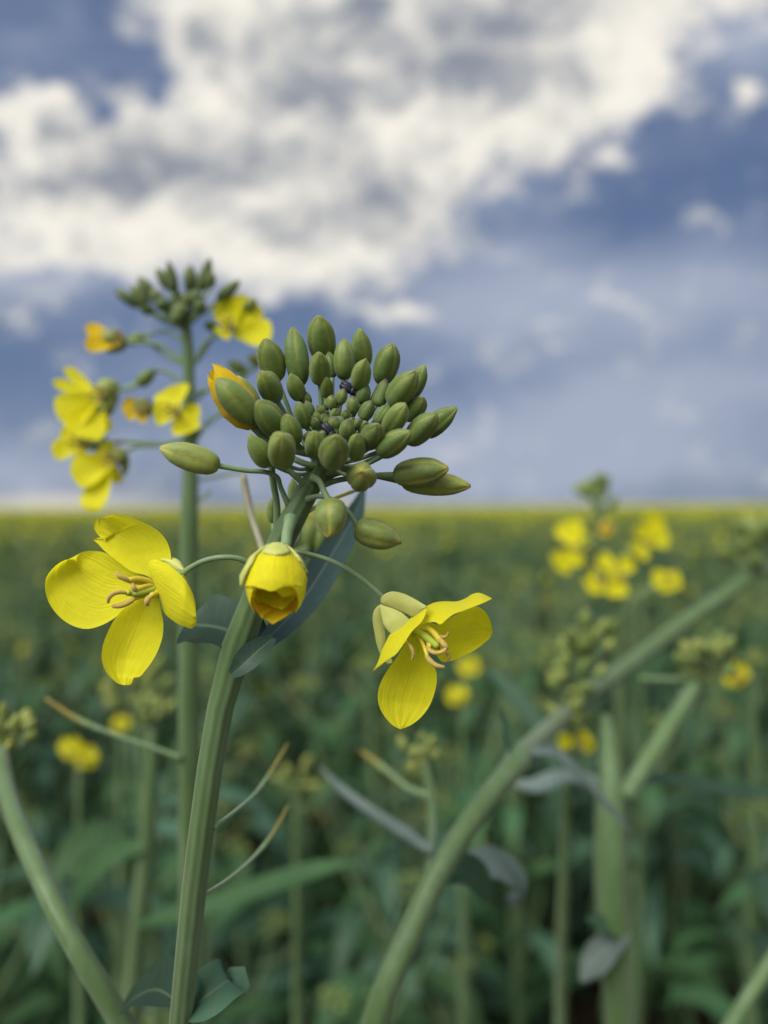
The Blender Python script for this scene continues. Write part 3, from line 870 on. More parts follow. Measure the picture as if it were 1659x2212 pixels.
for k, (A_, B_, dd, bulge) in enumerate([
    ([(945, 470), (940, 440), (965, 415), (1000, 403), (1050, 411), (1110, 436), (1160, 466), (1196, 490)], [(950, 475), (990, 488), (1040, 508), (1090, 530), (1125, 548), (1150, 535), (1175, 512), (1196, 490)], [-.6, -1.4, -2.0], -.4),
    ([(940, 480), (985, 490), (1030, 505), (1075, 540), (1105, 575), (1090, 620), (1040, 640)], [(935, 485), (942, 540), (955, 590), (975, 622), (1000, 645), (1020, 650), (1040, 640)], [-.4, -1.2, -1.4], -.35),
    ([(938, 478), (908, 500), (893, 545), (895, 590), (905, 645), (915, 700), (930, 745), (940, 765)], [(940, 482), (942, 530), (950, 580), (962, 610), (964, 650), (960, 700), (950, 740), (940, 765)], [-.2, .4, .6], -.3),
    ([(955, 770), (965, 800), (980, 812), (998, 808)], [(965, 765), (990, 785), (1000, 798), (998, 808)], [1.2, 1.4, 1.4], -.2)]):
    m = MB(); q = [D + x * MM for x in dd]
    petal_edges(m, c3(A_), c3(B_), q, [x + bulge * MM * kk for x, kk in zip(q, (.3, 1, .6))], q, 50 + k, 20, 13, .00006)
    solid(m.obj("sepal", M_SEPAL, fR), .0003)
e = D - .0016
stamens(fR, [
    ([(1130, 600, D), (1190, 600, D - .0006), (1260, 645, e + .0004)], [(1265, 650, e + .0004), (1290, 662, e), (1312, 654, e - .0002), (1320, 634, e - .0002)], 24, 22),
    ([(1130, 600, D - .0004), (1215, 620, D - .0012), (1280, 690, e - .0008)], [(1270, 668, e - .0008), (1290, 695, e - .0012), (1305, 712, e - .0014), (1318, 728, e - .0012)], 34, 30),
    ([(1130, 620, D), (1200, 690, D - .0014), (1215, 715, e - .0010)], [(1200, 712, e - .0010), (1222, 742, e - .0014), (1260, 752, e - .0016), (1295, 738, e - .0016), (1312, 715, e - .0014)], 24, 26),
    ([(1130, 620, D), (1230, 690, D - .0008), (1285, 735, e - .0002)], [(1285, 738, e - .0002), (1312, 752, e - .0006), (1324, 775, e - .0006), (1312, 802, e - .0004)], 22, 22),
    ([(1120, 620, D), (1170, 690, D - .0016), (1200, 765, e - .0020)], [(1195, 765, e - .0020), (1220, 798, e - .0024), (1250, 822, e - .0026), (1296, 832, e - .0024)], 22, 30),
    ([(1090, 620, D), (1070, 660, D - .0012), (1080, 690, e - .0012)], [(1078, 688, e - .0012), (1105, 715, e - .0016), (1122, 755, e - .0017), (1114, 795, e - .0016)], 22, 22)], C3)
m = MB(); tube(m, Pts([(1120, 610, D), (1190, 660, D - .0014), (1260, 715, e - .0006)], C3), [.0007, .0006, .0005], 12, 16)
m.obj("pistil", M_PISTIL, fR)

# ---- flower just opening, hanging in the middle
d = .1060
B, T = P(*C3(350, 170), d + .0008), P(*C3(330, 505), d - .0042)
fl = MB(); q = [P(*C1(548, 1166), .1118), P(*C1(540, 1195), .1108), P(*C1(526, 1250), .1092), P(*C1(512, 1320), .1076), B + unit(T - B) * .0006]
tube(fl, q, [.0011, .0009, .0008, .0008, .0010], 14, 50)
tube(fl, [B, B + (T - B) * .25], [.0012, .0022], 16, 8)
fC = fl.obj("flower", M_PEDICEL, hero)
cupp = [(-.05, .30), (.06, .55), (.25, .86), (.5, 1.05), (.75, 1.0), (.92, .84), (1.1, .58)]
wd = 126 * d / FPX
for k, (th, hf, sc, t1) in enumerate([(0.15, 1.25, 1.02, .90), (1.85, 1.15, .95, 1.0), (-1.7, 1.15, 1.0, 1.0), (3.1, 1.25, .93, 1.12), (2.2, .9, .80, 1.10)]):
    m = MB(); revolve_patch(m, B, T, wd, th, hf, 0.05, t1, cupp, sc, 0.14, 60 + k, wrk=.07)
    m.obj("petal", M_PETAL if k < 3 else M_PETAL_OR, fC)
for k, (th, hf, sc, t1) in enumerate([(0.05, .62, 1.03, .34), (1.35, .5, 1.10, .70), (-1.35, .55, 1.06, .42), (3.1, .6, 1.1, .6)]):
    m = MB(); revolve_patch(m, B, T, wd, th, hf, -.04, t1, cupp, sc, 0.25, 70 + k, 16, 11, wrk=.03)
    solid(m.obj("sepal", M_SEPAL, fC), .0004)
inner = [(0, .30), (.3, .9), (.55, 1.0), (.78, .86), (.92, .55), (1.02, .22)]
for k, (th, hf, t1) in enumerate([(-.5, 1.5, .84), (1.9, 1.5, .80), (3.9, 1.5, .87)]):
    m = MB(); revolve_patch(m, B, T, wd * .86, th, hf, 0.1, t1 + .05, inner, 1 - .05 * k, 0.1, 90 + k, wrk=.09)
    m.obj("petal", M_PETAL, fC)

# ---- leaves clasping the stem
m = MB(); leaf3(m, Pts([(540, 1392, .1160), (505, 1368, .1190), (462, 1354, .1225), (425, 1350, .1250), (405, 1348, .1260)]), [.0070, .0100, .0108, .0088, .0020], P(470, 1100, .10) - P(470, 1354, .12), .30, .05, 5, 26, 13)
m.obj("leaf", M_LEAF_DARK, hero)
m = MB(); leaf3(m, Pts([(508, 1452, .1112), (552, 1405, .1150), (610, 1348, .1230), (660, 1285, .1310), (720, 1190, .1380), (768, 1105, .1440), (786, 1055, .1470)]),
                [.0012, .0022, .0040, .0056, .0056, .0036, .0008], unit(np.array((.75, -.75, .5))), .22, .03, 6, 34, 13)
m.obj("leaf", M_LEAF_NAVY, hero)
m = MB(); leaf3(m, Pts([(500, 1458, .1105), (520, 1440, .1100), (552, 1410, .1110), (590, 1378, .1140)]), [.0012, .0030, .0036, .0012], unit(np.array((.2, -.8, .6))), .4, .03, 8, 16, 9)
m.obj("leaf", M_LEAF_DARK, hero)
for k, (rows, w0) in enumerate([([(385, 2165, .124), (345, 2140, .130), (300, 2150, .138), (262, 2180, .145)], .0085), ([(400, 2180, .124), (450, 2150, .122), (490, 2120, .124), (508, 2150, .128)], .0075)]):
    m = MB(); leaf3(m, Pts(rows), [.003, w0, w0, .001], unit(np.array((.1 - .2 * k, -.6, .8))), .3, .05, 15 + k, 36, 17)
    m.obj("leaf", M_LEAF_BLUE if k else M_LEAF_DARK, hero)

# ---- young seed pods where the petals have dropped
def pod(parent, rows, w, tip_from=.72, mats=None):
    p = spline(np.array([list(P(*r)) for r in rows]), 30)
    k = int(30 * tip_from)
    m = MB(); r0 = pxr(w, rows[0][2])
    tube(m, p[:k + 1], np.interp(np.linspace(0, 1, k + 1), [0, .05, .9, 1], [1.5, 1, 1, 1.25]) * r0, 10, k + 1)
    o = m.obj("seed_pod", mats or M_PEDICEL, parent)
    m = MB(); tube(m, p[k:], np.interp(np.linspace(0, 1, 30 - k), [0, .3, .8, 1], [1.25, 1.15, .8, .5]) * r0, 10, 30 - k)
    m.obj("pod_tip", M_POD_TIP, o)
    return o
pod(hero, [(462, 1786, .1160), (505, 1755, .128), (555, 1710, .143), (590, 1660, .156), (622, 1606, .166)], 10, .6)
pod(hero, [(436, 1936, .1180), (490, 1902, .128), (545, 1855, .140), (590, 1800, .152), (624, 1738, .162)], 10, .6)

# ---- side shoot behind the stem: its own small bud head
m = MB(); tube(m, Pts([(540, 1330, .1150), (580, 1260, .1300), (625, 1215, .1500), (675, 1180, .1640)]), [.0016, .0014, .0013, .0012], 12, 24)
m.obj("side_stem", M_STEM, hero)
rng = random.Random(8)
for b, t in [((655, 1185), (640, 1135)), ((672, 1190), (668, 1125)), ((690, 1195), (698, 1140)), ((715, 1190), (742, 1130)), ((690, 1200), (655, 1170)), ((712, 1205), (738, 1175)), ((690, 1215), (700, 1180))]:
    dd = .163 + rng.uniform(-.003, .003)
    m = MB(); bud(m, P(*b, dd), P(*t, dd - .002), 34 * dd / FPX, rng.random(), False)
    o = m.obj("bud", M_BUD, hero)
    m = MB(); tube(m, [P(675, 1185, .164), P(b[0] * .5 + 340, b[1] + 6, dd + .001), P(*b, dd)], .0005, 8)
    m.obj("pedicel", M_PEDICEL, o)
for b, t, w in [((640, 1100), (632, 1032), 30), ((592, 1130), (586, 1075), 26)]:
    m = MB(); bud(m, P(*b, .124), P(*t, .1235), w * .124 / FPX, 9, False)
    o = m.obj("bud", M_BUD, hero)
    m = MB(); tube(m, [P(*b, .124), P(b[0] + 4, b[1] + 60, .121), P(600, 1200, .1150)], .0005, 8)
    m.obj("pedicel", M_PEDICEL, o)
m = MB(); tube(m, Pts([(525, 1026, .142), (531, 1060, .142), (542, 1110, .141), (560, 1165, .138), (575, 1220, .130), (560, 1270, .1165)]), [.0006, .0007, .0006, .0006, .0006, .0008], 10, 40)
m.obj("withered_stalk", M_STALK_BROWN, hero)

# ---- pollen beetles among the buds
def beetle(loc, ax, up, L, label):
    t = thing("beetle", label, "beetle", loc, "black beetles in the bud head")
    A = unit(ax); N = unit(np.asarray(up) - A * np.dot(up, A)); S = np.cross(A, N)
    lp = np.array(loc)
    def ell(c, r, n=12):
        V = [lp + A * (c[0] + r[0] * math.cos(i * math.pi / n)) * L + S * (c[1] + r[1] * math.sin(i * math.pi / n) * math.cos(j * math.pi / n)) * L
             + N * (c[2] + r[2] * math.sin(i * math.pi / n) * math.sin(j * math.pi / n)) * L for i in range(n + 1) for j in range(2 * n)]
        F = [(i * 2 * n + j, i * 2 * n + (j + 1) % (2 * n), (i + 1) * 2 * n + (j + 1) % (2 * n), (i + 1) * 2 * n + j) for i in range(n) for j in range(2 * n)]
        return V, F
    m = MB(); m.add(*ell((.36, 0, .2), (.16, .17, .13))); m.add(*ell((.2, 0, .2), (.17, .25, .18)))
    m.obj("body", M_BEETLE, t)
    for s in (-1, 1):
        m = MB(); m.add(*ell((-.14, s * .085, .22), (.36, .19, .20))); m.obj("wing_case", M_BEETLE, t)
        for k in (-.25, 0, .22):
            m = MB(); tube(m, [lp + A * k * L + S * s * .2 * L + N * .15 * L, lp + A * k * 1.2 * L + S * s * .38 * L + N * .16 * L, lp + A * k * 1.5 * L + S * s * .48 * L], [.022 * L, .018 * L, .01 * L], 6, 8)
            m.obj("leg", M_BEETLE, t)
beetle(P(*C1(862, 468), bud_depth(862, 468) - .0006), RGT * .9 - UPV * .5, -FWD + UPV * .4, 112 * .3968 * .115 / FPX, "small black beetle between the buds above the middle of the bud head")
beetle(P(*C1(752, 692), bud_depth(752, 692) - .0014), RGT * .6 - UPV * .8, -FWD + RGT * .3, 105 * .3968 * .112 / FPX, "small black beetle tucked low in the bud head beside the youngest buds")

# ================================================================== neighbouring plants
def seg(parent, name, rows, mat, sides=14, n=None, ribs=0, rib=0.0):
    """stalk through (x, y, depth, width px) rows"""
    m = MB()
    tube(m, [P(x, y, d) for x, y, d, w in rows], [pxr(w, d) for x, y, d, w in rows], sides, n or 10 * len(rows), ribs=ribs, rib=rib)
    return m.obj(name, mat, parent)

def rooted_stem(parent, rows, base, mat, ribs=7):
    x, y, d, w = rows[-1]
    p0 = P(x, y, d)
    pts = [P(*r[:3]) for r in rows] + [p0 * .6 + base * .4, base]
    rr = [pxr(r[3], r[2]) for r in rows]
    m = MB(); tube(m, pts, rr + [rr[-1] * 1.1, rr[-1] * 1.25], 20, 12 * len(pts), ribs=ribs, rib=.04)
    return m.obj("stem", mat, parent)

def pbud(parent, b, t, w, d, mat=None, dt=-.001, att=None, seed=0, name="bud", hi=False, pw=8):
    m = MB(); pb, pt = P(*b, d), P(*t, d + dt)
    bud(m, pb, pt, w * d / FPX, seed, hi)
    o = m.obj(name, mat or M_BUD, parent)
    if att is not None:
        pa = P(*att)
        mid = pa * .5 + pb * .5 - UPV * np.linalg.norm(pa - pb) * .08
        m = MB(); tube(m, [pa, mid, pb], [pxr(pw, d)] * 3, 8, 10)
        m.obj("pedicel", M_PEDICEL, o)
    return o

PW_WIDE = [.34, .42, .58, .78, .92, 1.0, .97, .80, .52, .12]
def ppetal(m, b, t, w, d0, d1, seed, tilt=0.0, cup=.15, bend=.1, mat=0):
    pb, pt = P(*b, d0), P(*t, d1)
    nrm = -FWD + RGT * tilt + UPV * .2
    petal3(m, pb, pt, w * 1.18 * (d0 + d1) / 2 / FPX, nrm, cup, bend, seed, 12, 9, mat, PW_WIDE)

def pflower(parent, petals, d, att=None, sepals=(), core=None, pw=8, pm=None, seed=0):
    """flower whose petals are (base, tip, width px, depth change at tip)"""
    cxy = core or petals[0][0]
    m = MB()
    if att is not None:
        q = [P(*a) for a in att] + [P(*cxy, d + .0008)]
        tube(m, q, [pxr(pw, d)] * len(q), 8, 8 * len(q))
    c = P(*cxy, d)
    tube(m, [c + FWD * .0012, c - FWD * .0006], [.0007, .0010], 10, 6)
    fo = m.obj("flower", M_PEDICEL, parent)
    for k, (b, t, w, dd) in enumerate(petals):
        m = MB(); ppetal(m, b, t, w, d, d + dd, seed * 7 + k, tilt=random.Random(seed + k).uniform(-.4, .4))
        m.obj("petal", pm or M_PETAL, fo)
    for k, (b, t, w) in enumerate(sepals):
        m = MB(); bud(m, P(*b, d + .002), P(*t, d + .0015), w * .42 * d / FPX, k, False)
        m.obj("sepal", M_BUD_YEL, fo)
    m = MB()
    rng = random.Random(seed)
    for k in range(6):
        a = k * 1.047 + rng.uniform(-.2, .2)
        o_ = (RGT * math.cos(a) + UPV * math.sin(a)) * .0012
        tube(m, [c, c - FWD * .003 + o_, c - FWD * .0045 + o_ * 1.6], [.0002, .00025, .0004], 6, 7)
    m.obj("stamen", M_ANTHER, fo)
    return fo

c4 = lambda p: C4(*p)
# ---- the taller plant just behind, left
D4 = .190
base = ground_below(408, 2212, .2, 0, .05)
p2 = thing("rapeseed_plant", "blurred tall rapeseed plant at left with ragged dark bud crown against the cloud", "plant", base, PLANTS)
rooted_stem(p2, [(388, 655, D4, 22), (398, 690, D4, 24), (406, 760, D4, 24), (408, 840, D4, 25), (410, 930, D4, 28), (411, 1010, D4, 33), (409, 1100, D4, 37), (407, 1250, D4, 40),
                 (407, 1450, D4, 44), (408, 1650, D4 + .002, 46), (409, 1900, D4 + .006, 46), (409, 2230, D4 + .012, 46)], base, M_STEM)
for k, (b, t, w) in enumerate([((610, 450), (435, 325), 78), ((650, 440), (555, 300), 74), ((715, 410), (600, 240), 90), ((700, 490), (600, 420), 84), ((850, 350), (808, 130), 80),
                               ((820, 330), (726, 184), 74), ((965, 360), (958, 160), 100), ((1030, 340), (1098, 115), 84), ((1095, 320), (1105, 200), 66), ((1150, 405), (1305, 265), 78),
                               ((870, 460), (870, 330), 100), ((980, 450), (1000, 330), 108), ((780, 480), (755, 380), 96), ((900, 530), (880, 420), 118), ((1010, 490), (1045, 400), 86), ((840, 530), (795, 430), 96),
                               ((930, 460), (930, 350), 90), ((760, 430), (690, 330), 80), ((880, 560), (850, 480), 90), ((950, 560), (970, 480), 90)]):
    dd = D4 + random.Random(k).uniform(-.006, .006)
    pbud(p2, c4(b), c4(t), w * .31416 * 1.05, dd, M_BUD_SHADED, -.001, (390 + (b[0] - 880) * .05, 690 + (k % 4) * 6, D4), k, pw=7)
pbud(p2, c4((640, 655)), c4((500, 700)), 82 * .314, D4 + .002, M_BUD, 0, (404, 790, D4), 31)
pbud(p2, c4((602, 985)), c4((722, 880)), 96 * .314, D4 - .003, M_BUD, 0, (*c4((480, 1015)), D4 - .003), 32)
pbud(p2, c4((1140, 600)), c4((1055, 560)), 72 * .314, D4 + .004, M_BUD, 0, (408, 800, D4), 33)
pbud(p2, c4((1350, 905)), c4((1215, 830)), 84 * .314, D4 + .006, M_BUD, 0, (410, 950, D4), 34)
pbud(p2, c4((1440, 850)), c4((1360, 780)), 84 * .314, D4 + .006, M_BUD_YEL, 0, (410, 850, D4), 35)
pf = lambda L, dd=0: [(c4(b), c4(t), w * .31416, q) for b, t, w, q in L]
pflower(p2, pf([((1240, 610), (1200, 380), 200, .003), ((1240, 600), (1400, 400), 200, .002), ((1260, 640), (1525, 620), 175, -.002), ((1240, 620), (1150, 640), 120, -.003)]), D4 - .002,
        [(410, 812, D4), (440, 745, D4)], [(c4((1330, 470)), c4((1415, 395)), 60)], c4((1245, 600)), seed=1)
pflower(p2, pf([((470, 690), (240, 575), 90, .001), ((470, 700), (230, 700), 110, -.002), ((450, 690), (290, 650), 130, .003)]), D4, [(408, 800, D4), (360, 752, D4)],
        [(c4((520, 690)), c4((330, 640)), 90), (c4((520, 700)), c4((340, 730)), 80)], c4((490, 690)), seed=2, pm=M_PETAL_OR)
pflower(p2, pf([((330, 1060), (90, 868), 70, .003), ((300, 1060), (10, 960), 70, .002), ((320, 1080), (40, 1200), 230, -.003), ((330, 1090), (200, 1350), 230, -.004), ((330, 1100), (340, 1330), 150, .001)]), D4 - .003,
        [(409, 840, D4), (345, 800, D4), (290, 830, D4 - .002)], [(c4((470, 1020)), c4((300, 1000)), 110), (c4((450, 1040)), c4((300, 1130)), 110), (c4((430, 1090)), c4((300, 1220)), 90)], c4((360, 1070)), seed=3)
pflower(p2, pf([((860, 1170), (820, 995), 230, .002), ((870, 1180), (700, 1180), 150, -.002), ((880, 1180), (950, 1320), 170, -.003), ((880, 1170), (1030, 1195), 130, .001)]), D4 - .006,
        [(409, 960, D4), (405, 930, D4 - .002)], [], c4((870, 1180)), seed=4)
pflower(p2, pf([((640, 1150), (490, 1120), 110, .001), ((640, 1160), (510, 1190), 90, -.001), ((640, 1160), (630, 1250), 60, -.001)]), D4 - .002,
        [(409, 900, D4), (360, 880, D4)], [(c4((700, 1150)), c4((560, 1140)), 110)], c4((650, 1150)), seed=5, pm=M_PETAL_OR)
pflower(p2, pf([((220, 1400), (0, 1440), 130, -.001), ((230, 1390), (70, 1290), 110, .001), ((240, 1400), (160, 1470), 110, -.003)]), D4 + .002,
        [(409, 945, D4), (360, 958, D4), (290, 955, D4)], [(c4((380, 1375)), c4((180, 1320)), 80), (c4((380, 1385)), c4((200, 1400)), 70)], c4((220, 1395)), seed=6)
pflower(p2, pf([((440, 1510), (135, 1600), 210, -.002), ((420, 1540), (240, 1840), 170, -.003), ((430, 1500), (330, 1420), 170, .002), ((440, 1530), (420, 1660), 130, .002)]), D4 - .002,
        [(409, 965, D4), (330, 962, D4), (285, 968, D4)], [(c4((500, 1430)), c4((420, 1530)), 110), (c4((520, 1470)), c4((500, 1620)), 40)], c4((450, 1510)), seed=7)
for k, rows in enumerate([[(1000, 810), (1080, 700), (1150, 640)], [(1000, 1090), (1100, 1000), (1250, 900)], [(1000, 1370), (1100, 1220), (1230, 1170)],
                          [(930, 830), (780, 730), (640, 690)], [(930, 700), (790, 620), (640, 650)], [(1020, 1640), (1180, 1610), (1320, 1585)], [(1000, 1785), (1050, 1760), (1095, 1715)]]):
    seg(p2, "pedicel", [(*c4(r), D4 + (.003 if k < 3 else 0), 7) for r in rows], M_PEDICEL, 8)
pod(p2, [(390, 1637, .189), (330, 1615, .188), (250, 1588, .187), (170, 1555, .186), (98, 1508, .186)], 10, .6)

# ---- bud clusters on blurred plants
def cluster(parent, cx, cy, R, d, n, att, w, mat=None, seed=0, yel=0.0):
    rng = random.Random(seed)
    for k in range(n):
        a = rng.uniform(0, 6.283); r = R * math.sqrt(rng.random()) * .75
        x, y = cx + r * math.cos(a), cy + r * math.sin(a) * .8
        dd = d + rng.uniform(-1, 1) * R * d / FPX * .7
        L = w * rng.uniform(1.5, 2.2)
        pbud(parent, (x, y), (x + (x - cx) / (R + 1) * L * .8, y + (y - cy) / (R + 1) * L * .5 - L * .55), w * rng.uniform(.8, 1.15), dd,
             M_BUD_YEL if rng.random() < yel else (mat or M_BUD), rng.uniform(-.004, .002), att, seed * 50 + k, pw=w * .22)

def pleaf(parent, rows, nrm, mat=None, fold=.25, wave=.05, seed=0):
    m = MB()
    leaf3(m, [P(x, y, d) for x, y, d, w in rows], [w * d / FPX for x, y, d, w in rows], unit(np.array(nrm)), fold, wave, seed, 22, 11)
    return m.obj("leaf", mat or M_LEAF, parent)

base = ground_below(270, 2212, .15, .03, .05)
p3 = thing("rapeseed_plant", "rapeseed plant with thick smooth stem slanting out of the lower left corner", "plant", base, PLANTS)
rooted_stem(p3, [(2, 1615, .190, 29), (8, 1680, .180, 34), (30, 1760, .168, 38), (85, 1890, .155, 42), (150, 2020, .146, 45), (215, 2130, .146, 47), (275, 2230, .147, 48)], base, M_STEM)
cluster(p3, 18, 1590, 62, .192, 26, (4, 1640, .190), 22, M_BUD_YEL, 3)

base = ground_below(800, 2250, .16, -.01, .05)
p4 = thing("rapeseed_plant", "rapeseed plant whose long smooth stem arches from bottom centre to right frame edge", "plant", base, PLANTS)
rooted_stem(p4, [(1655, 1215, .36, 26), (1600, 1262, .355, 31), (1500, 1330, .342, 33), (1400, 1405, .325, 34), (1290, 1490, .295, 36), (1180, 1580, .235, 38), (1138, 1622, .203, 46), (1116, 1648, .194, 58), (1090, 1680, .189, 47), (1020, 1770, .180, 48),
                 (945, 1890, .172, 51), (890, 2010, .168, 54), (840, 2120, .165, 56), (800, 2240, .164, 57)], base, M_STEM)
cluster(p4, 1650, 1200, 85, .36, 26, (1650, 1225, .36), 30, M_BUD, 5, .3)
pleaf(p4, [(1135, 1630, .195, 24), (1190, 1630, .198, 44), (1250, 1680, .200, 46), (1310, 1745, .203, 36), (1364, 1798, .205, 6)], (-.2, -.35, .9), M_LEAF_PALE, .35, .04, 2)
pleaf(p4, [(1118, 1650, .192, 26), (1095, 1600, .196, 40), (1085, 1555, .20, 30), (1080, 1530, .20, 6)], (.7, -.6, .2), M_LEAF_BLUE, .3, .04, 3)
# side branch with its pale drooping leaf and a small bud head
seg(p4, "side_stem", [(925, 1920, .1735, 22), (930, 1850, .190, 20), (934, 1770, .208, 19), (926, 1690, .224, 16), (915, 1640, .235, 12)], M_STEM)
cluster(p4, 900, 1630, 50, .235, 16, (916, 1650, .235), 19, M_BUD_YEL, 7)
pod(p4, [(926, 1720, .218), (880, 1700, .222), (830, 1660, .226), (780, 1622, .23)], 12, .6)
pleaf(p4, [(925, 1840, .184, 34), (860, 1795, .196, 36), (790, 1748, .208, 32), (730, 1700, .218, 22), (690, 1655, .225, 5)], (.25, -.5, .85), M_LEAF_PALE, .35, .05, 4)
pleaf(p4, [(935, 1900, .176, 30), (985, 1880, .180, 70), (1030, 1900, .184, 72), (1058, 1945, .187, 20)], (.1, -.75, .7), M_LEAF_BLUE, .3, .06, 5)
pleaf(p4, [(1000, 1880, .20, 40), (1060, 1870, .21, 84), (1110, 1900, .22, 80), (1110, 1960, .225, 20)], (.1, -.6, .8), M_LEAF_PALE, .2, .06, 6)

base = ground_below(1335, 2212, .235, .0, .05)
p5 = thing("rapeseed_plant", "rapeseed plant at right with very thick upright stem forking below a bud cluster", "plant", base, PLANTS)
rooted_stem(p5, [(1308, 1545, .262, 16), (1313, 1600, .256, 30), (1318, 1660, .25, 46), (1319, 1740, .246, 60), (1320, 1850, .242, 69), (1325, 2000, .240, 68), (1332, 2120, .240, 60), (1338, 2240, .241, 58)], base, M_STEM, 6)
seg(p5, "side_stem", [(1352, 1720, .246, 40), (1390, 1660, .250, 40), (1440, 1580, .256, 38), (1490, 1500, .262, 34), (1520, 1440, .266, 24)], M_STEM, 16)
cluster(p5, 1525, 1435, 75, .266, 30, (1515, 1460, .266), 26, M_BUD, 9, .3)
seg(p5, "pedicel", [(1515, 1465, .266, 12), (1450, 1468, .262, 12), (1385, 1465, .260, 10)], M_PEDICEL, 8)
pleaf(p5, [(1350, 2010, .238, 30), (1320, 2040, .234, 56), (1285, 2080, .232, 60), (1255, 2120, .231, 10)], (-.3, -.6, .75), M_LEAF_PALE, .35, .06, 7)
pleaf(p5, [(1345, 2025, .238, 24), (1300, 2000, .234, 40), (1265, 1985, .232, 8)], (0, -.5, .9), M_LEAF_BLUE, .35, .06, 8)
pleaf(p5, [(1360, 1690, .25, 30), (1440, 1690, .262, 56), (1540, 1705, .275, 60), (1640, 1715, .285, 46), (1720, 1720, .295, 8)], (0, -.35, .95), M_LEAF_BLUE, .3, .05, 9)
pleaf(p5, [(1310, 1700, .25, 30), (1230, 1680, .258, 46), (1150, 1700, .262, 44), (1100, 1690, .266, 8)], (0, -.4, .9), M_LEAF_PALE, .3, .05, 10)

base = ground_below(1215, 2230, .30, .0, .04)
p6 = thing("rapeseed_plant", "blurred rapeseed plant topped by a lumpy stacked green bud spike with one low yellow bloom", "plant", base, PLANTS)
rooted_stem(p6, [(1265, 1400, .27, 11), (1250, 1480, .27, 14), (1235, 1570, .272, 18), (1225, 1700, .276, 21), (1218, 1900, .284, 23), (1212, 2100, .295, 25), (1210, 2240, .303, 26)], base, M_STEM)
cluster(p6, 1270, 1400, 68, .270, 22, (1262, 1430, .27), 26, M_BUD, 11, .1)
cluster(p6, 1240, 1465, 62, .268, 18, (1250, 1480, .27), 26, M_BUD, 12, .5)
cluster(p6, 1235, 1540, 50, .266, 12, (1240, 1540, .27), 26, M_BUD, 13, .3)
pflower(p6, [((1245, 1600), (1205, 1602), 30, -.001), ((1245, 1602), (1285, 1612), 32, .002), ((1245, 1600), (1270, 1580), 30, 0)], .266, [(1238, 1570, .272)], [], (1245, 1598), seed=11)
pleaf(p6, [(1220, 1720, .275, 20), (1180, 1600, .30, 40), (1110, 1500, .32, 40), (1050, 1440, .335, 8)], (-.3, -.6, .7), M_LEAF_BLUE, .3, .05, 12)

base = ground_below(1330, 2212, .40, .02, .03)
p7 = thing("rapeseed_plant", "rapeseed plant at right with loose yellow flowers under a dark tip at the horizon", "plant", base, PLANTS)
rooted_stem(p7, [(1285, 1062, .36, 24), (1292, 1100, .36, 18), (1306, 1160, .36, 20), (1325, 1250, .36, 22), (1336, 1340, .362, 24), (1340, 1500, .37, 26), (1340, 1800, .385, 28), (1338, 2230, .41, 30)], base, M_STEM)
for k, (b, t, w) in enumerate([((1285, 1072), (1236, 1050), 28), ((1285, 1060), (1262, 1036), 26), ((1290, 1055), (1300, 1018), 28), ((1296, 1062), (1316, 1026), 24), ((1280, 1062), (1286, 1030), 30), ((1292, 1080), (1310, 1048), 24), ((1272, 1062), (1250, 1046), 26), ((1320, 1100), (1330, 1068), 18)]):
    pbud(p7, b, t, w, .36, M_BUD, 0, (1290, 1090, .36), k)
pflower(p7, [((1245, 1180), (1221, 1126), 51, .004), ((1245, 1185), (1260, 1144), 47, .003), ((1240, 1190), (1200, 1226), 48, -.003), ((1240, 1185), (1236, 1221), 47, -.003)], .357, [(1312, 1185, .36), (1280, 1165, .36)], [((1262, 1185), (1240, 1180), 20)], (1244, 1184), seed=21)
pflower(p7, [((1395, 1165), (1422, 1106), 47, .002), ((1395, 1170), (1444, 1152), 47, .002), ((1392, 1175), (1374, 1198), 44, -.003), ((1390, 1165), (1386, 1134), 34, -.002)], .357, [(1322, 1230, .36), (1360, 1190, .36)], [((1375, 1180), (1390, 1168), 20)], (1390, 1172), seed=22)
pflower(p7, [((1330, 1235), (1294, 1199), 36, .001), ((1330, 1238), (1366, 1208), 36, .001), ((1330, 1240), (1334, 1290), 41, -.003), ((1330, 1238), (1312, 1240), 31, -.003)], .354, [(1332, 1290, .36)], [], (1332, 1238), seed=23)
pflower(p7, [((1290, 1245), (1268, 1269), 31, -.001), ((1290, 1250), (1286, 1282), 30, -.002), ((1290, 1245), (1274, 1240), 23, 0)], .357, [(1334, 1320, .36), (1310, 1270, .36)], [], (1290, 1248), seed=24)
pflower(p7, [((1440, 1250), (1408, 1248), 34, 0), ((1440, 1255), (1471, 1250), 34, -.001), ((1440, 1250), (1440, 1232), 31, 0), ((1440, 1255), (1445, 1279), 31, -.002)], .357, [(1336, 1340, .36), (1390, 1280, .36)], [], (1440, 1252), seed=25)
pflower(p7, [((1310, 1140), (1299, 1131), 23, 0), ((1308, 1142), (1321, 1138), 22, 0), ((1308, 1140), (1306, 1158), 23, -.001)], .357, [(1306, 1165, .36)], [], (1308, 1140), seed=26, pm=M_PETAL_OR)
pleaf(p7, [(1345, 1500, .37, 16), (1400, 1440, .38, 40), (1440, 1420, .40, 40), (1480, 1440, .41, 6)], (0, -.5, .85), M_LEAF, .3, .05, 13)

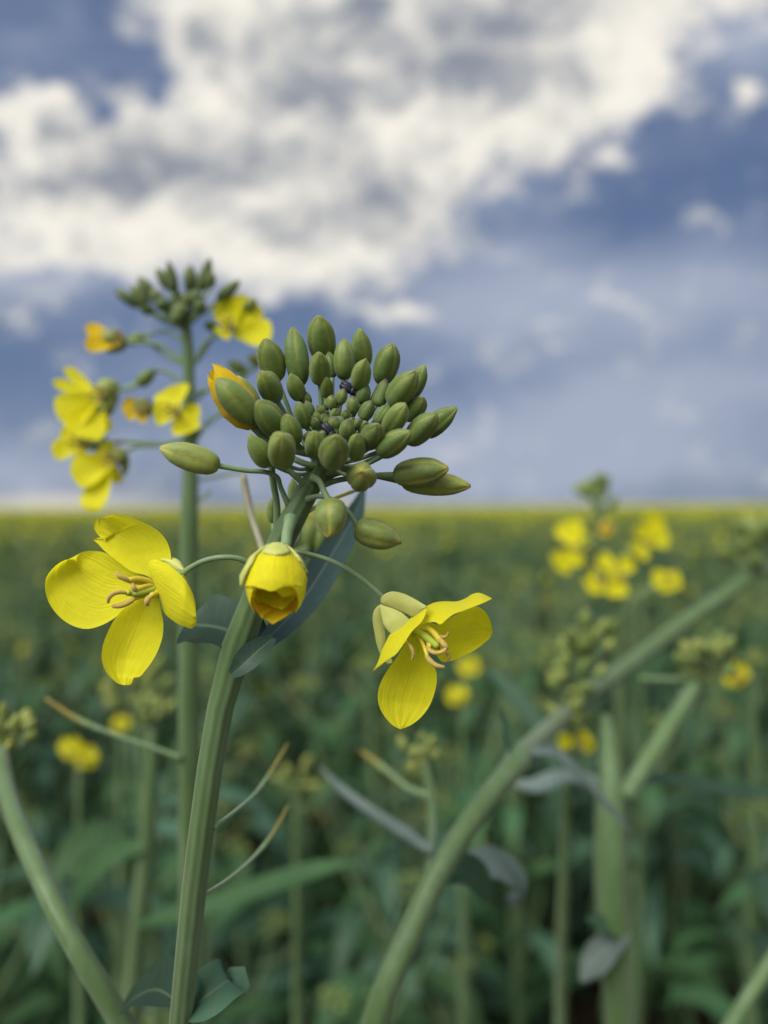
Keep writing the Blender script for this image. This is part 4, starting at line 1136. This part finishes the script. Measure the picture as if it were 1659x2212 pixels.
# ---- smaller blurred plants read off the photograph
def minor(label, x, y, d, flowers=0, buds=14, w=20, R=36, lean=0.0, yel=.4, seed=0, leaves=2, stemw=16):
    base = ground_below(x, y, d, lean * d, .02)
    t = thing("rapeseed_plant", label, "plant", base, PLANTS)
    top = P(x, y, d)
    pts = [top - UPV * .004, top - UPV * .05 + RGT * lean * .03, base * .5 + top * .5, base]
    m = MB(); tube(m, pts, [pxr(stemw * .6, d), pxr(stemw, d), pxr(stemw * 1.3, d), pxr(stemw * 1.6, d)], 10, 40)
    m.obj("stem", M_STEM, t)
    if buds:
        cluster(t, x, y, R, d, buds, (x, y + R * .6, d), w, None, seed, yel)
    rng = random.Random(seed)
    for k in range(flowers):
        a = rng.uniform(0, 6.28) if flowers > 1 else 1.2
        fx, fy = x + R * 1.2 * math.cos(a), y + R * (.7 + .5 * math.sin(a))
        if not buds: fx, fy = x + (k - flowers / 2 + .5) * R * (.55 if R > 45 else 1), y + (-(k - flowers / 2 + .5) * R * 1.4 if R > 45 else rng.uniform(-.5, .5) * R)
        s = 7.2 / 1000 / d * FPX
        ps = []
        r0 = rng.uniform(0, 1.5)
        for j in range(4):
            b = r0 + j * 1.57
            ps.append(((fx, fy), (fx + s * math.cos(b), fy + s * .8 * math.sin(b)), s * .85, rng.uniform(-.004, .002)))
        pflower(t, ps, d - .004, [(x, y + R, d)], [], (fx, fy), 8, seed=seed * 9 + k)
    for k in range(leaves):
        a = rng.uniform(0, 6.28); zz = rng.uniform(.05, .2)
        q = top - UPV * zz
        L = rng.uniform(.05, .10); dr = np.array((math.cos(a), math.sin(a), .3))
        m = MB(); leaf3(m, [q, q + dr * L * .4, q + dr * L * .8 - UPV * .01, q + dr * L * 1.1 - UPV * .03], [.008, .022, .018, .001], (0, 0, 1.0), .25, .07, seed + k, 16, 9)
        m.obj("leaf", M_LEAF if k % 2 else M_LEAF_BLUE, t)
    return t
minor("blurred rapeseed plant low at left with a flat yellow green bud head", 300, 1500, .42, 0, 26, 26, 80, .1, .7, 31, 3, 18)
minor("rapeseed plant bearing one wide yellow bloom low at left below the flat bud head", 170, 1625, .40, 2, 0, 20, 30, 0, .4, 32, 3, 16)
minor("rapeseed plant with one round yellow bloom between bud head and wide bloom", 262, 1562, .55, 1, 0, 18, 20, 0, .4, 33, 3, 16)
minor("rapeseed plant with two stacked blurred blooms just right of the sharp right flower", 1000, 1470, .45, 2, 0, 18, 46, 0, .4, 34, 3, 14)
minor("blurred rapeseed plant with a yellow bloom at the right frame edge", 1628, 1440, .40, 2, 6, 18, 34, 0, .4, 35, 3, 16)
minor("blurred rapeseed plant with pale yellow bud head just right of the main stem", 640, 1690, .36, 0, 16, 20, 50, 0, .8, 36, 2, 14)
base = ground_below(1560, 2230, .20, 0, .03)
p9 = thing("rapeseed_plant", "blurred bare rapeseed stem slanting into the lower right corner", "plant", base, PLANTS)
rooted_stem(p9, [(1720, 1985, .215, 27), (1655, 2095, .21, 30), (1600, 2180, .207, 33), (1560, 2250, .206, 34)], base, M_STEM)
base = ground_below(320, 2230, .33, 0, .03)
p10 = thing("rapeseed_plant", "rapeseed plant with straight pale stem and long arching leaf behind the main stem", "plant", base, PLANTS)
rooted_stem(p10, [(330, 1560, .30, 18), (325, 1700, .30, 28), (318, 1800, .302, 34), (308, 1920, .305, 38), (295, 2050, .31, 40), (285, 2240, .32, 44)], base, M_STEM)
pleaf(p10, [(300, 1990, .305, 36), (420, 1968, .30, 44), (560, 1920, .295, 46), (690, 1880, .29, 42), (775, 1862, .285, 8)], (.1, -.55, .8), M_LEAF, .3, .05, 21)
pleaf(p10, [(315, 1830, .30, 30), (250, 1850, .31, 70), (190, 1900, .32, 80), (150, 1980, .33, 10)], (-.1, -.6, .75), M_LEAF, .3, .06, 22)
cluster(p10, 335, 1545, 40, .30, 14, (330, 1570, .30), 20, M_BUD, 23, .5)

# ================================================================== the crop around and beyond
m, N = new_mat("soil")
oc = N.n('ShaderNodeTexCoord').outputs['Object']
a = N.noise(N.scalev(oc, (9, 9, 9)), 1.0, 6, 0.65)
b_ = N.noise(N.scalev(oc, (60, 60, 60)), 1.0, 4, 0.6)
finish(N, N.mix(a.outputs[0], (0.035, 0.026, 0.018), (0.085, 0.064, 0.045)), 0.95, 0.1, 0, None, N.math('ADD', a.outputs[0], b_.outputs[0]), 0.02, 0.8)
M_SOIL = m
rng = np.random.default_rng(5)
mb = MB()
R_ = np.concatenate([np.linspace(0.02, 8, 50), np.geomspace(9, 9000, 30)])
th = np.linspace(0, 2 * math.pi, 72, endpoint=False)
V = []
for r in R_:
    z = (0.02 * np.sin(th * 9 + r * 3) + rng.normal(0, .012, len(th))) * (1 if 0.1 < r < 10 else 0)
    V.append(np.stack([r * np.sin(th), r * np.cos(th), z - .005], 1))
n = len(th)
F = [(i * n + j, i * n + (j + 1) % n, (i + 1) * n + (j + 1) % n, (i + 1) * n + j) for i in range(len(R_) - 1) for j in range(n)]
F.append(tuple(range(n))[::-1])
mb.add(np.vstack(V), F)
tag(mb.obj("ground", M_SOIL), "bare brown soil between the crop stems", "ground", kind='structure')

Z = np.array((0, 0, 1.0))
def low_flower(m, c, ax, s, rng, mat):
    ax = unit(ax); X = unit(np.cross(ax, (.3, .2, .9))); Y = np.cross(ax, X)
    r0 = rng.uniform(0, 1.5)
    for j in range(4):
        a = r0 + j * 1.571 + rng.uniform(-.15, .15)
        d = X * math.cos(a) + Y * math.sin(a) + ax * rng.uniform(.1, .6)
        petal3(m, c, c + unit(d) * s, s * .85, ax, .15, .1, rng.random(), 6, 5, mat, wav=.06)

def template(seed, full=True):
    """parts of one crop plant, root at the origin: list of (name, MB, materials)"""
    rng = random.Random(seed)
    H = rng.uniform(.76, .92)
    parts = []
    bend = np.array((rng.uniform(-.07, .07), rng.uniform(-.07, .07), 0))
    axis = lambda t: Z * H * t + bend * t * t
    stem = MB(); tube(stem, [axis(t) for t in (0, .35, .7, .9, 1)], [.0062, .0055, .0042, .0028, .0018], 8, 22)
    heads = [(axis(1.0), unit(Z + bend * 2), 1.0)]
    for k in range(rng.randint(2, 4)):
        t0 = rng.uniform(.45, .82); a = rng.uniform(0, 6.28)
        d = np.array((math.cos(a), math.sin(a), 0))
        L = rng.uniform(.10, .24)
        e = axis(t0) + d * L * .45 + Z * L
        tube(stem, [axis(t0), axis(t0) + d * L * .3 + Z * L * .45, e], [.0028, .0024, .0014], 7, 12)
        heads.append((e, unit(Z + d * .3), rng.uniform(.55, .85)))
    parts.append(("stem", stem, [M_STEM]))
    for hp, hd, hs in heads:
        m = MB(); nb = int(24 * hs)
        for k in range(nb):
            a = k * 2.4; q = math.sqrt((k + .5) / nb)
            out = np.array((math.cos(a), math.sin(a), 0))
            b = hp - hd * q * q * .012 * hs + out * q * .011 * hs
            t = b + unit(hd * (1.15 - q) + out * q * 1.1) * .0085 * (.55 + .45 * q)
            bud(m, b, t, .0042 * (.5 + .5 * q), k, False, 0 if rng.random() < .7 else 1, facing=out)
            if k % 3 == 0: tube(m, [hp - hd * .02 * q, b], .0006, 4, 3, 2)
        parts.append(("bud_cluster", m, [M_BUD, M_BUD_YEL, M_PEDICEL]))
        for k in range(rng.choice([0, 0, 0, 1, 2]) if hs > .9 else rng.choice([0, 0, 0, 0, 1])):
            a = rng.uniform(0, 6.28); out = np.array((math.cos(a), math.sin(a), 0))
            c = hp - hd * rng.uniform(.004, .03) + out * rng.uniform(.018, .03)
            m = MB(); tube(m, [hp - hd * .035, hp * .4 + c * .6 - Z * .002, c], .0007, 5, 6, 1)
            low_flower(m, c, out + Z * rng.uniform(-.3, .9), rng.uniform(.010, .0135), rng, 0)
            parts.append(("flower", m, [M_PETAL, M_PEDICEL]))
        for k in range(rng.randint(0, 3)):
            a = rng.uniform(0, 6.28); out = np.array((math.cos(a), math.sin(a), .5))
            c = hp - hd * rng.uniform(.04, .08)
            m = MB(); tube(m, [c, c + out * .02, c + out * .035 + Z * .012], [.0007, .0008, .0006], 5, 7)
            parts.append(("seed_pod", m, [M_PEDICEL if k else M_POD_TIP]))
    for k in range(rng.randint(17, 21)):
        t0 = rng.uniform(.06, .9) if k > 3 else rng.uniform(.45, .85)
        a = k * 2.4 + rng.uniform(-.5, .5)
        d = np.array((math.cos(a), math.sin(a), 0))
        big = 1 - t0
        L = (.06 + .12 * big) * rng.uniform(.75, 1.2); w = (.016 + .046 * big) * rng.uniform(.75, 1.2)
        p = axis(t0); up = rng.uniform(.2, .9)
        m = MB(); leaf3(m, [p, p + d * L * .35 + Z * L * up * .35, p + d * L * .75 + Z * L * up * .35, p + d * L * 1.05 + Z * L * (up * .35 - .35)],
                        [w * .35, w * .9, w, w * .03], Z + d * .2, .25, .09, seed * 31 + k, 12, 7, lobes=3 if big > .5 else 0)
        parts.append(("leaf", m, [rng.choice([M_LEAF, M_LEAF, M_LEAF_BLUE, M_LEAF_BLUE])]))
    return parts, H

NT_ = 7
temps, singles = [], []
for k in range(NT_):
    parts, H = template(100 + k)
    temps.append(([(nm, mb_.mesh(nm, mats), ) for nm, mb_, mats in parts], H))
    allm, one = [], MB()
    for nm, mb_, mats in parts:
        idx = []
        for mt in mats:
            if mt not in allm: allm.append(mt)
            idx.append(allm.index(mt))
        k0 = len(one.m)
        one.merge(mb_)
        one.m[k0:] = [idx[i] for i in mb_.m]
    singles.append((one.mesh("rapeseed_plant", allm), H))

# stand positions: rows of drilled crop, jittered; nearest 280 are plants of their own
rng = random.Random(21)
spots = []
x = -7.0
for i in range(-46, 47):
    for j in range(2, 160):
        xx = i * .15 + rng.gauss(0, .035); yy = j * .16 + rng.gauss(0, .05)
        r = math.hypot(xx, yy)
        if r < .62 or abs(xx) > .62 * yy + .22: continue
        if r > 12: continue
        spots.append((r, xx, yy))
spots.sort()
near = spots[:290]
far_spots = spots[290:]
RMAX = near[-1][0]
LAB = {True: "rapeseed plant of the blurred crop behind with a yellow bloom open on it", False: "rapeseed plant of the blurred crop behind in green bud without blooms"}
roots = {}
QUIET = sorted(range(NT_), key=lambda k: sum(1 for nm, me in temps[k][0] if nm.startswith('flower')))[:4]
for i, (r, xx, yy) in enumerate(near):
    k = rng.randrange(NT_)
    detailed = r < 1.35
    if detailed: k = QUIET[rng.randrange(len(QUIET))]
    key = (k, detailed)
    sc = rng.uniform(.88, 1.06) * (.95 if r < .9 else 1.0)
    if detailed:
        if key not in roots:
            t = thing("rapeseed_plant", "x", "plant", (0, 0, 0), "rapeseed plants")
            for nm, me in temps[k][0]:
                o = bpy.data.objects.new(nm, me); COL.objects.link(o); o.parent = t
            roots[key] = t; o = t
        else:
            o = copy_tree(roots[key])
    else:
        o = bpy.data.objects.new("rapeseed_plant", singles[k][0]); COL.objects.link(o)
    nfl = sum(1 for nm, me in temps[k][0] if nm.startswith('flower'))
    tag(o, LAB[nfl > 0], "plant", "rapeseed plants of the crop behind")
    o.location = (xx, yy, 0)
    o.rotation_euler = (rng.gauss(0, .11), rng.gauss(0, .11), rng.uniform(0, 6.28))
    o.scale = (sc, sc, sc)

# farther crop: past counting, one object
rng = np.random.default_rng(9)
Vs, Fs, Ms = [], [], []
nv = 0
def quads(c, a, b, mat):
    """one quad per row: centre c, half axes a, b"""
    global nv
    k = len(c)
    v = np.stack([c - a - b, c + a - b * .7, c + a * .8 + b, c - a * .7 + b * .9], 1).reshape(-1, 3)
    Vs.append(v); Fs.append(np.arange(nv, nv + 4 * k).reshape(-1, 4)); Ms.append(np.full(k, mat)); nv += 4 * k
def rand_axes(k, s, flat=0.0):
    a = rng.normal(size=(k, 3)); a /= np.linalg.norm(a, axis=1)[:, None]
    b = rng.normal(size=(k, 3)); b -= a * (a * b).sum(1)[:, None]; b /= np.linalg.norm(b, axis=1)[:, None]
    s = np.asarray(s).reshape(-1, 1)
    return a * s, b * s * .8
def scatter(r0, r1, dens, leafs, heads, flws, size=1.0):
    ang = .62
    k = int((r1 ** 2 - r0 ** 2) * ang * dens)
    r = np.sqrt(rng.uniform(r0 ** 2, r1 ** 2, k)); a = rng.uniform(-ang, ang, k)
    xx, yy = r * np.sin(a), r * np.cos(a)
    h = rng.normal(.83, .045, k)
    # upright stems
    if leafs:
        for q in range(2):
            c = np.stack([xx, yy, h * .62], 1); wv = np.zeros((k, 3)); wv[:, q] = .003
            up = np.zeros((k, 3)); up[:, 2] = h * .38; up[:, :2] = rng.normal(0, .03, (k, 2))
            quads(c, wv, up, 0)
    for q in range(leafs):
        z = h * rng.uniform(.3, .9, k); s = (.03 + .045 * (1 - z / h)) * size
        c = np.stack([xx + rng.normal(0, .05, k), yy + rng.normal(0, .05, k), z], 1)
        quads(c, *rand_axes(k, s), rng.integers(1, 3))
    for q in range(heads):
        c = np.stack([xx + rng.normal(0, .03, k), yy + rng.normal(0, .03, k), h - np.abs(rng.normal(0, .05, k))], 1)
        quads(c, *rand_axes(k, rng.uniform(.006, .013, k) * size), 3 if q % 2 else 4)
    for q in range(flws):
        keep = rng.random(k) < .62
        c = np.stack([xx + rng.normal(0, .035, k), yy + rng.normal(0, .035, k), h - np.abs(rng.normal(0, .035, k)) + .012], 1)[keep]
        for z in range(2):
            quads(c + rng.normal(0, .004, c.shape), *rand_axes(len(c), rng.uniform(.008, .012, len(c)) * size), 5)
scatter(RMAX, 12, 36, 9, 10, 2)
scatter(12, 40, 22, 3, 6, 5, 1.6)
scatter(40, 130, 3.2, 0, 4, 8, 3.6)
V = np.vstack(Vs); F = np.vstack(Fs); Mi = np.concatenate(Ms)
me = bpy.data.meshes.new("crop_field")
me.vertices.add(len(V)); me.vertices.foreach_set('co', V.ravel())
me.loops.add(F.size); me.loops.foreach_set('vertex_index', F.ravel().astype(np.int32))
me.polygons.add(len(F)); me.polygons.foreach_set('loop_start', np.arange(0, F.size, 4, dtype=np.int32))
for mt in (M_STEM, M_LEAF, M_LEAF_BLUE, M_BUD, M_BUD_YEL, M_PETAL): me.materials.append(mt)
me.polygons.foreach_set('material_index', Mi.astype(np.int32))
me.update(calc_edges=True)
o = bpy.data.objects.new("crop_field", me); COL.objects.link(o)
tag(o, "rapeseed crop stretching to the horizon with a yellow band of bloom", "crop", kind='stuff')

# closed top of the crop far away, where stalks can no longer be told apart
m, N = new_mat("crop_canopy")
oc = N.n('ShaderNodeTexCoord').outputs['Object']
a = N.noise(N.scalev(oc, (.9, .5, 1)), 1.0, 6, 0.7)
b_ = N.noise(N.scalev(oc, (.02, .012, 1)), 1.0, 4, 0.6)
c = N.mix(N.step(a.outputs[0], .30, .47), (0.15, 0.18, 0.04), (0.62, 0.53, 0.02))
c = N.mix(N.step(b_.outputs[0], .35, .7, 0, .5), c, (0.22, 0.25, 0.05))
finish(N, c, .8, .1, 0, None, a.outputs[0], .1, .5)
mb = MB()
R_ = np.concatenate([np.linspace(60, 400, 60), np.geomspace(420, 8000, 40)])
th = np.linspace(-1.0, 1.0, 90)
V = [np.stack([r * np.sin(th), r * np.cos(th), .80 + rng.normal(0, .025, len(th)) * (1 if r < 1500 else 0)], 1) for r in R_]
mb.add(np.vstack(V), grid_faces(len(R_), len(th)))
tag(mb.obj("far_crop", m), "yellow green rapeseed crop meeting the sky at the horizon", "crop", kind='stuff')
